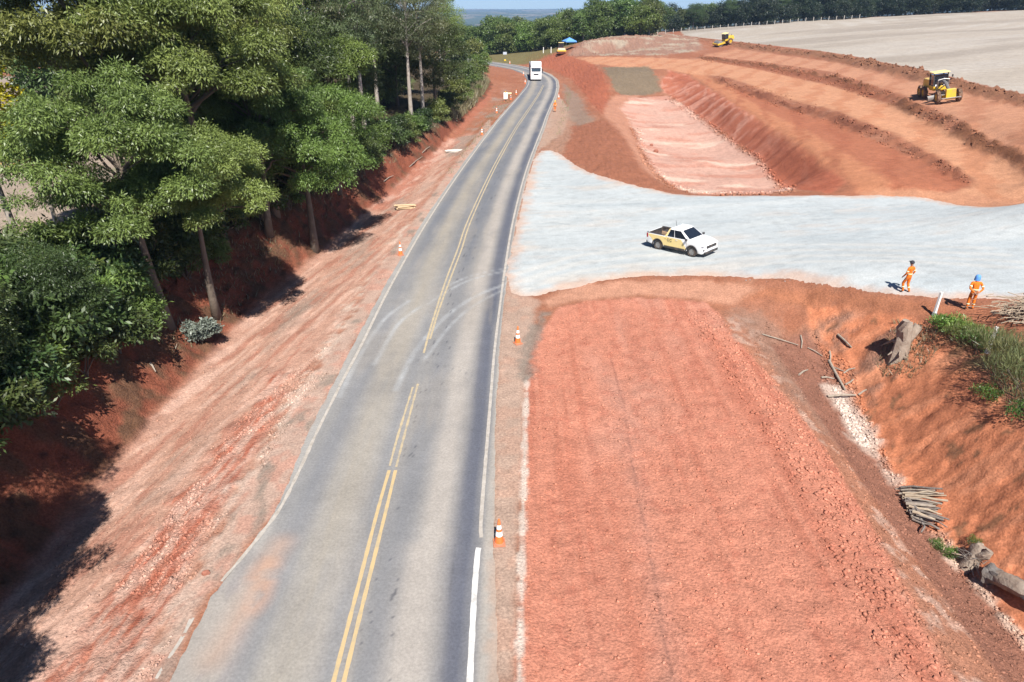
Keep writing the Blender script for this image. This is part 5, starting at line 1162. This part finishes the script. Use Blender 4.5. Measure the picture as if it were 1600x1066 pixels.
# field fence
M_POST = newmat('fence_timber', (.36,.33,.29), .9, var=.2)
A_ = np.array([(1022-CX)/FPX*315*.92, 310.0]); B_ = np.array([(1330-CX)/FPX*318*.92, 316.0])
e = empty('field_fence', (A_[0],A_[1],float(H(*A_))), 0, 'post and wire fence along the far edge of the pale field', 'fence'); zs = []
for i in range(27):
    c = A_+(B_-A_)*i/26; z = float(H(*c)); zs.append((c,z)); hh = 1.5+.25*rng.random(); o = MB().box((0,0,hh/2-.1),(.22,.22,hh+.2)).build('fence_post', M_POST, e); o.location = (c[0]-A_[0], c[1]-A_[1], z-zs[0][1])
mb = MB()
for k in (.6,1.2): mb.tube([(c[0]-A_[0], c[1]-A_[1], z-zs[0][1]+k) for c, z in zs], .012, 4)
mb.build('wire', M_MET, e)
for i, px in enumerate((849,861)):
    p = Gd(px,83); o = MB().box((0,0,.8),(.22,.22,1.8)).build('marker_post', M_PW, None); o.location = p; tag(o, 'pale marker post on the crest of the red cut before the wood', 'post', 'marker posts on the red cut')

# ------------------------------------------------------------------ stumps, logs, poles, brush
M_LOG = newmat('dead_log', (.17,.15,.135), .95, var=.45, vscale=5, bump=.03, bscale=16, dirt=(.12,.085,.065), dscale=3, damt=.7); M_STW = newmat('pale_stump_wood', (.27,.215,.17), .92, var=.4, vscale=4, bump=.03, bscale=12, dirt=(.16,.10,.07), dscale=3, damt=.7)
M_POLE = newmat('peeled_pole', (.40,.33,.24), .9, var=.3, vscale=5, dirt=(.2,.12,.08), dscale=4, damt=.6)
def blob_log(mb, pts_, rads, seed, n=12, knob=.18):
    r = random.Random(seed); b0 = len(mb.v); mb.tube(pts_, rads, n)
    for i in range(b0, len(mb.v)):
        v = Vector(mb.v[i]); k = (i-b0)//n; c = Vector(pts_[min(k,len(pts_)-1)]); mb.v[i] = tuple(c+(v-c)*(1+r.uniform(-knob,knob)))
def stump(loc, label, big, rz, seed):
    r = random.Random(seed); e = empty('tree_stump', loc, rz, label, 'stump')
    mb = MB(); blob_log(mb, [(-.05,0,-.35),(-.03,0,.2),(0,.02,.7),(.03,.05,1.15),(.02,.06,1.45)], [.36*big,.34*big,.30*big,.33*big,.22*big], seed); blob_log(mb, [(.05,0,.6),(.42,-.05,.95),(.66,-.05,1.25)], [.24*big,.20*big,.17*big], seed+1); blob_log(mb, [(-.03,0,.8),(-.30,-.1,1.25),(-.30,-.12,1.62)], [.24*big,.19*big,.16*big], seed+2)
    mb.build('trunk', M_STW, e, smooth=True)
    for k in range(9):
        a = r.uniform(0,6.28); l = r.uniform(.4,.9)*big; rt = MB(); rt.tube([(0,0,.1+.05*k*big),(math.cos(a)*l*.5,math.sin(a)*l*.5,.12+.05*k+r.uniform(-.1,.1)),(math.cos(a)*l,math.sin(a)*l,r.uniform(-.2,.3))], [.10*big,.06*big,.02], 6); rt.build('root', M_STW, e, smooth=True)
    return e
p = Gd(1405,560); st = stump((p[0],p[1]+.1,p[2]+.05), 'big knobbly uprooted stump on the trench rim by the leaning post', 1.1, .3, 5); st.scale = (1.0,1.0,1.25)
p = Gd(1512,885); e = stump((p[0],p[1],p[2]+.0), 'rotten stump with tangled roots lying at the trench foot', .8, 1.2, 9); e.rotation_euler = (.3,.25,1.0); e.scale = (1,1,.62)
mb = MB(); r = random.Random(3)
for k in range(60):
    a = r.uniform(0,6.28); s_ = Vector((r.uniform(-.3,.3), r.uniform(-.3,.3), r.uniform(.2,.9))); d_ = Vector((math.cos(a), math.sin(a), r.uniform(-.3,.7)))*r.uniform(.2,.55); mb.tube([s_, s_+d_*.5+Vector((r.uniform(-.1,.1),r.uniform(-.1,.1),.08)), s_+d_], [.016,.011,.005], 4)
mb.build('root_tangle', M_LOG, e)
pa, pb = Gd(1535,905), Gd(1640,965); mb = MB(); pa[2] += .32; pb[2] += .30
ln_ = [Vector(pa).lerp(Vector(pb), t)+Vector((0,0,.10*math.sin(t*3.1))) for t in (0,.06,.12,.2,.3,.4,.5,.6,.7,.8,.9,1.0,1.1)]; o_ = Vector(pa); blob_log(mb, [v-o_ for v in ln_], [.22,.34,.29,.30,.25,.27,.25,.26,.24,.26,.24,.25,.22], 4, 14, .22)
lg = mb.build('log', M_LOG, None, smooth=True); lg.location = o_; bk = MB(); blob_log(bk, [v-o_+Vector((-.03,-.04,.06)) for v in ln_[2:9]], [.16,.25,.27,.26,.27,.25,.14], 6, 10, .15); bk.build('bark', M_STW, lg, smooth=True)
tag(lg, 'thick grey log lying against the rotten stump', 'log')
# poles heaped at the trench foot
e0 = Gd(1408,772); e1 = Gd(1470,800)
lab = 'cut pole in the heap of poles at the trench foot'
r = random.Random(8)
for i in range(34):
    t = i/33; a = np.array(Gd(1405+ t*22+r.uniform(-3,3), 768+t*48)); b = np.array(Gd(1474+r.uniform(-6,4), 768+t*62+r.uniform(-4,4)))
    lay = (i*7 % 3)*.09; a[2] += .12+lay; b[2] += .10+lay; L_ = b-a; a = a-L_*r.uniform(0,.1); c = Vector(a)
    L_ = L_*r.uniform(.75,1.12); mb = MB(); ra = r.uniform(.022,.07); mb.tube([(0,0,0), tuple(Vector(L_)*.3+Vector((r.uniform(-.06,.06),r.uniform(-.07,.07),r.uniform(-.03,.06)))), tuple(Vector(L_)*.7+Vector((r.uniform(-.06,.06),r.uniform(-.07,.07),r.uniform(-.03,.06)))), tuple(L_)], [ra,ra*.92,ra*.85,ra*.7], 7)
    o = mb.build('cut_pole', (M_DEADW,M_LOG,M_POLE)[r.randrange(3)], None, smooth=True); o.location = c; tag(o, lab, 'pole', 'cut poles heaped at the trench foot')
for i, (q0, q1, rd_) in enumerate([((1415,790),(1442,826),.06),((1442,826),(1438,836),.04)]):
    a, b = Gd(*q0), Gd(*q1); a[2] += .35-.2*i; b[2] += .12; mb = MB(); mb.tube([(0,0,0),tuple(Vector(b-a)*.5+Vector((.05,0,.1))),tuple(b-a)],[rd_,rd_,rd_*.6],8); o = mb.build('branch', M_LOG, None, smooth=True); o.location = a; tag(o, ['crooked grey branch lying across the pole heap','short crooked branch end below the pole heap'][i], 'branch')
# loose sticks on the slope
SL = ['longest','thin','short','pale','crooked','thick','bleached','broken','slim','stubby','knotty','split','bent']
for i, (x0,y0,x1,y1,rd_) in enumerate([(1191,524,1247,541,.035),(1251,526,1252,546,.04),(1262,545,1285,558,.03),(1295,566,1320,612,.07),(1296,551,1297,568,.05),(1283,592,1303,594,.05),(1321,603,1333,595,.05),(1293,622,1337,620,.06),(1341,619,1354,611,.05),(1248,588,1262,580,.05),(1309,525,1330,545,.06),(1300,575,1318,582,.04),(1318,585,1336,577,.04)]):
    a, b = Gd(x0,y0), Gd(x1,y1); a[2] += rd_+.03; b[2] += rd_+.03; mb = MB(); m_ = Vector(b-a)*.5+Vector((r.uniform(-.08,.08),r.uniform(-.08,.08),.04)); mb.tube([(0,0,0),tuple(m_),tuple(b-a)],[rd_,rd_*.9,rd_*.6],7)
    o = mb.build('stick', M_DEADW, None, smooth=True); o.location = a; tag(o, 'loose dead stick scattered on the earth slope below the big stump', 'stick', 'loose sticks on the earth slope')
# log stacks on the left verge
def log_stack(px, py, n, label, mat, L0=1.6, rz=.1):
    c = Gd(px, py)
    for i in range(n):
        mb = MB(); rd_ = .06+.03*r.random(); l = L0*(.75+.4*r.random()); mb.tube([(-l/2,0,0),(0,r.uniform(-.04,.04),.02),(l/2,0,0)], [rd_,rd_*.95,rd_*.85], 8)
        o = mb.build('cut_log', mat, None, smooth=True); o.location = (c[0]+r.uniform(-.2,.2), c[1]+.2*(i % 4)-.3, c[2]+.08+.14*(i//4)); o.rotation_euler = (0,0,rz+r.uniform(-.25,.25)); tag(o, label, 'log', label)
log_stack(634,326,9,'short cut log in the little stack on the left verge behind the cone', newmat('fresh_log', (.44,.33,.20), .85, var=.25, vscale=5), 1.7, .05)
log_stack(709,238,8,'bleached stick in the small pile farther along the left verge', newmat('bleached_wood', (.50,.47,.42), .85, var=.2, vscale=5), 1.9, .15)
# brush pile at the gravel edge
c = Gd(1612,496); e = empty('brush_pile', c, 0, 'heap of dry brushwood at the gravel edge beyond the person with hands behind the back', 'brush pile'); mb = MB()
for k in range(330):
    a = r.uniform(-.9,.9)+math.pi*(k % 2); s_ = Vector((r.gauss(0,.75), r.gauss(0,.45), r.uniform(0,.9)*math.exp(-.4*abs(r.gauss(0,.6))))); d_ = Vector((math.cos(a), math.sin(a)*.8, r.uniform(-.35,.35)))*r.uniform(.5,1.3); mb.tube([s_-d_*.5, s_+Vector((0,0,.06)), s_+d_*.5], [.022,.017,.008], 4)
o = mb.build('twigs', newmat('dry_brush', (.30,.235,.17), .9, var=.35, vscale=6), e); o['kind'] = 'stuff'
# bank debris
mb = MB()
for (q0,q1) in [((235,570),(245,588)),((640,262),(660,248)),((600,285),(615,278)),((660,240),(672,232)),((560,258),(590,248)),((740,158),(747,161))]:
    a, b = Gd(*q0), Gd(*q1); a[2] += .1; b[2] += .25; mb = MB(); mb.tube([(0,0,0),tuple(Vector(b-a)*.5+Vector((0,0,.08))),tuple(b-a)],[.05,.045,.025],6); o = mb.build('branch', M_DEADW, None, smooth=True); o.location = a; tag(o, 'broken pale branch lying on the foot of the left bank', 'branch', 'broken branches on the left bank')

# ------------------------------------------------------------------ weeds, grass, clods
lab = {'low':'bright green leafy weed clump on the trench rim','weed':'olive green tall weed clump on the trench rim','mid':'leafy green shrub on the trench rim'}
for px, py, k, s in [(1470,512,'low',.8),(1490,518,'low',1.0),(1510,528,'low',1.1),(1500,540,'weed',.9),(1525,540,'low',1.0),(1530,552,'weed',.8),(1556,566,'weed',.7),(1565,572,'weed',1.3),(1580,585,'weed',1.2),(1560,590,'weed',1.2),(1590,600,'weed',1.3),(1575,612,'weed',1.0),(1545,622,'low',.7),(1600,620,'weed',1.2),(1600,575,'weed',1.2),(1615,640,'weed',1.1),(1575,555,'weed',.9),(1600,650,'low',.8)]:
    x, y = at(px, py); plant(k, x, y, s, None, lab[k], 'weed', 'weeds on the trench rim', 'weed_clump')
for px, py, s, l2 in [(1465,855,.35,'small bright tuft of grass beside the rotten stump'),(1485,870,.4,'small green tuft between pole heap and rotten stump'),(1523,850,.3,'green tuft growing on the rotten stump')]:
    x, y = at(px, py); plant('low', x, y, s, None, l2, 'grass tuft', None, 'grass_tuft')
def grass(name, poly, n, h, mat, seed, label, up=-1.6, wd=.02):
    g_ = np.random.default_rng(seed); lo, hi = poly.min(0), poly.max(0); q = lo+(hi-lo)*g_.random((n*4,2)); d = sdist(poly, q[:,0], q[:,1]); q = q[(d > 0) & (fbm(q[:,0]*.8,q[:,1]*.8,seed,3) > -.15)][:n]
    z = H(q[:,0], q[:,1]); n = len(q); ti = np.c_[g_.normal(size=(n,2))*.5, np.ones(n)*1.0]; ti /= np.linalg.norm(ti,axis=1)[:,None]; hh = h*(.5+g_.random(n)); a = g_.random(n)*6.28; wv = np.c_[np.cos(a), np.sin(a), a*0]*wd
    b = np.c_[q, z-.02]; t_ = b+ti*hh[:,None]; V = np.stack([b-wv, b+wv, t_],1).reshape(-1,3); me = mesh_np(name, V, np.arange(n*3).reshape(n,3), mat); attr_f(me, 'lv', np.repeat(g_.random(n),3)); o = link(bpy.data.objects.new(name, me)); tag(o, label, 'grass', kind='stuff')
grass('dry_grass', Gpoly((1400,500),(1460,510),(1470,545),(1430,590),(1380,590),(1370,565)), 900, .30, M_DRY, 5, 'dry straw coloured grass round the big stump')
grass('verge_grass', Gpoly((868,210),(874,170),(882,150),(888,130),(893,150),(886,180),(876,215)), 900, .25, M_LF, 6, 'thin grass on the verge by the bend')
grass('bank_grass', Gpoly((700,180),(715,150),(740,130),(752,120),(765,130),(755,150),(735,172),(715,190)), 5000, 1.1, M_DRY, 7, 'tall yellowing grass at the low end of the left bank', wd=.06)
grass('ditch_grass', Gpoly((770,165),(805,140),(812,145),(775,195),(720,255),(700,285),(690,280),(740,215)), 1500, .25, M_LF, 8, 'sparse grass along the left edge of the asphalt')
grass('bank_litter', Gpoly((270,560),(330,520),(560,290),(680,210),(700,190),(660,200),(540,270),(420,340),(300,400),(220,520)), 3500, .35, M_DRY, 9, 'dry stalks and litter on the shaded left bank', wd=.03)
def clods(name, poly, n, s0, s1, seed, label, lift=.25, colmul=1.0, flatz=.75, power=2.2, col=None, mask=-9):
    g_ = np.random.default_rng(seed); lo, hi = poly.min(0), poly.max(0); q = lo+(hi-lo)*g_.random((n*6,2)); d = sdist(poly, q[:,0], q[:,1]); q = q[(d > 0) & (fbm(q[:,0]*.35,q[:,1]*.35,seed+50,3) > mask)][:n]; n = len(q)
    t_ = (1+5**.5)/2; ico = np.array([(-1,t_,0),(1,t_,0),(-1,-t_,0),(1,-t_,0),(0,-1,t_),(0,1,t_),(0,-1,-t_),(0,1,-t_),(t_,0,-1),(t_,0,1),(-t_,0,-1),(-t_,0,1)])/1.9
    fi = np.array([(0,11,5),(0,5,1),(0,1,7),(0,7,10),(0,10,11),(1,5,9),(5,11,4),(11,10,2),(10,7,6),(7,1,8),(3,9,4),(3,4,2),(3,2,6),(3,6,8),(3,8,9),(4,9,5),(2,4,11),(6,2,10),(8,6,7),(9,8,1)])
    s = s0+(s1-s0)*g_.random(n)**power; a = g_.random(n)*6.28; ca, sa = np.cos(a), np.sin(a)
    v = ico[None]*(1+.30*g_.normal(size=(n,12,1)))*s[:,None,None]*np.stack([.8+.6*g_.random(n), .8+.4*g_.random(n), flatz*(.7+.5*g_.random(n))],1)[:,None,:]
    v = np.stack([v[...,0]*ca[:,None]-v[...,1]*sa[:,None], v[...,0]*sa[:,None]+v[...,1]*ca[:,None], v[...,2]], -1)
    z = H(q[:,0],q[:,1])+s*lift; V = (v+np.c_[q,z][:,None,:]).reshape(-1,3); F = (fi[None]+12*np.arange(n)[:,None,None]).reshape(-1,3)
    base = np.stack([bilin(GX,GY,colr[:,k].reshape(X.shape),q[:,0],q[:,1]) for k in range(3)],1) if col is None else np.tile(np.array(col),(n,1))
    base = base*colmul*(.8+.5*g_.random((n,1))); me = mesh_np(name, V, F, M_SOIL); attr_c(me,'col',np.repeat(np.clip(base,.01,.7),12,0)); attr_f(me,'rough',np.full(len(V),.3)); o = link(bpy.data.objects.new(name, me)); tag(o, label, 'earth clods', kind='stuff')
clods('pad_clods', Gpoly((815,1066),(822,600),(880,490),(1110,480),(1290,700),(1500,1066)), 7000, .008, .055, 1, 'loose red clods on the earth pad', power=4)
clods('pad_edge_clods', Gpoly((1060,480),(1125,490),(1215,600),(1290,700),(1500,1066),(1400,1066),(1220,720),(1120,560)), 3000, .012, .085, 2, 'bigger red clods along the edge of the earth pad', power=3)
clods('slope_clods', Gpoly((1160,540),(1500,1066),(1640,1066),(1400,760),(1270,560),(1200,500)), 5000, .010, .06, 3, 'crumbled earth on the pad side slope', power=3)
clods('trench_stones', Gpoly((1300,600),(1320,625),(1350,680),(1362,700),(1345,700),(1322,662),(1305,628)), 900, .015, .075, 4, 'pale broken stones in the trench bottom', col=(.50,.40,.34))
clods('trench_rubble', Gpoly((1270,520),(1330,570),(1400,740),(1560,940),(1640,1030),(1620,1045),(1480,870),(1370,720),(1290,590)), 2200, .012, .07, 5, 'rubble along the trench foot')
clods('left_rubble', Gpoly((60,1066),(205,885),(380,650),(520,530),(580,440),(600,430),(545,540),(430,700),(330,880),(240,1066)), 6000, .008, .065, 6, 'red and white rubble beside the left verge', power=4, mask=-.1)
clods('ditch_rubble', Gpoly((0,1000),(245,650),(500,400),(690,220),(740,190),(620,340),(440,560),(200,880),(60,1066)), 5000, .008, .055, 7, 'small stones scattered over the left ditch', power=3.5)
clods('bench_clods', Gpoly((1095,95),(1095,86),(1190,97),(1300,112),(1400,146),(1480,180),(1600,241),(1600,262),(1480,203),(1400,168),(1300,135),(1190,110)), 2600, .03, .17, 8, 'dark loose clods windrowed along the upper bench', power=2.5, mask=-.05)
clods('lower_bench_clods', Gpoly((1118,118),(1150,130),(1240,149),(1300,173),(1400,212),(1515,278),(1515,291),(1400,235),(1300,195),(1200,163),(1145,143)), 1100, .03, .14, 9, 'loose clods windrowed along the lower bench', power=2.5, mask=.0)
clods('field_edge_clods', Gpoly((1062,55),(1150,67),(1300,84),(1400,104),(1500,127),(1600,150),(1600,162),(1500,138),(1400,114),(1300,92),(1150,73)), 2600, .04, .24, 10, 'brown sods heaped along the edge of the pale field', power=2.2, colmul=.8, mask=-.1)
clods('pit_rubble', Gpoly((1050,150),(1110,190),(1194,248),(1245,290),(1240,300),(1180,250),(1100,195),(1040,155)), 900, .04, .18, 11, 'crumbled earth at the foot of the pit wall')
clods('pit_edge_clods', Gpoly((985,200),(1000,250),(1040,292),(1110,306),(1240,304),(1240,296),(1100,300),(1050,285),(1015,250),(1000,200)), 800, .04, .18, 12, 'clods along the near rim of the pit')
clods('gravel_chips', Gpoly((845,240),(1000,300),(1590,322),(1590,465),(1280,440),(1020,428),(800,455)), 2500, .015, .05, 13, 'loose stones on the gravel yard', col=(.34,.35,.35), power=2)
for px, py, s, lab in [(322,898,.22,'reddish rock lying on the edge of the lay-by'),(1025,238,.55,'big clod at the foot of the pit side'),(1018,228,.4,'clod beside the big one at the pit side')]:
    p = Gd(px, py); mb = MB(); blob_log(mb, [(-s*.5,0,s*.1),(-s*.2,0,s*.3),(s*.2,.02,s*.35),(s*.5,0,s*.12)], [s*.25,s*.42,s*.4,s*.2], 3, 9, .2); o = mb.build('rock', newmat('red_rock', (.30,.12,.08), .95, var=.25, bump=.02), None); o.location = p; tag(o, lab, 'rock')
# ------------------------------------------------------------------ far country and air
gx = np.concatenate([np.linspace(-9000,-700,60), np.linspace(-650,650,60), np.linspace(700,9000,60)]); gy = np.concatenate([np.linspace(500,1500,40), np.linspace(1560,11000,110)])
fx, fy = np.meshgrid(gx, gy); x1, y1 = fx.ravel(), fy.ravel()
zz = -18 - 34*sstep(540,1700,y1) + 10*fbm(x1/900,y1/900,301,4)*sstep(700,1800,y1) + 16*fbm(x1/2600+3,y1/1800,305,3)*sstep(2000,4500,y1) - 6*(sstep(520,560,y1))
zz += 22*sstep(4500,8000,y1)*(.6+.6*fbm(x1/3500,y1/3000,309,3)) - 12
cc = np.empty((len(x1),3)); cc[:] = (.045,.065,.03); k = (fbm(x1/420,y1/500,311,3) > .2)[:,None]; cc = np.where(k, np.array([.20,.16,.11]), cc); k = (fbm(x1/300+9,y1/420,313,3) > .15)[:,None]; cc = np.where(k, np.array([.022,.038,.02]), cc)
id_ = np.arange(len(x1)).reshape(fx.shape); me = mesh_np('far_plain', np.stack([x1,y1,zz],1), np.stack([id_[:-1,:-1],id_[:-1,1:],id_[1:,1:],id_[1:,:-1]],-1).reshape(-1,4), M_SOIL, True)
attr_c(me, 'col', cc); attr_f(me, 'rough', np.full(len(x1), .0)); tag(link(bpy.data.objects.new('far_plain', me)), 'far rolling farmland reaching the horizon', kind='structure')
HAZE = True
if HAZE:
    mb = MB(); mb.box((0,5300,-20),(19000,11800,190)); o = mb.build('haze', None); o['kind'] = 'stuff'; o['label'] = 'thin blue air over the whole landscape'; o.display_type = 'WIRE'
    m = bpy.data.materials.new('haze'); m.use_nodes = True; t = m.node_tree; t.nodes.clear(); out = t.nodes.new('ShaderNodeOutputMaterial'); pv = t.nodes.new('ShaderNodeVolumePrincipled')
    pv.inputs['Color'].default_value = (.52,.74,1.0,1); pv.inputs['Density'].default_value = .00016; pv.inputs['Anisotropy'].default_value = .2
    t.links.new(pv.outputs[0], out.inputs['Volume']); o.data.materials.append(m)
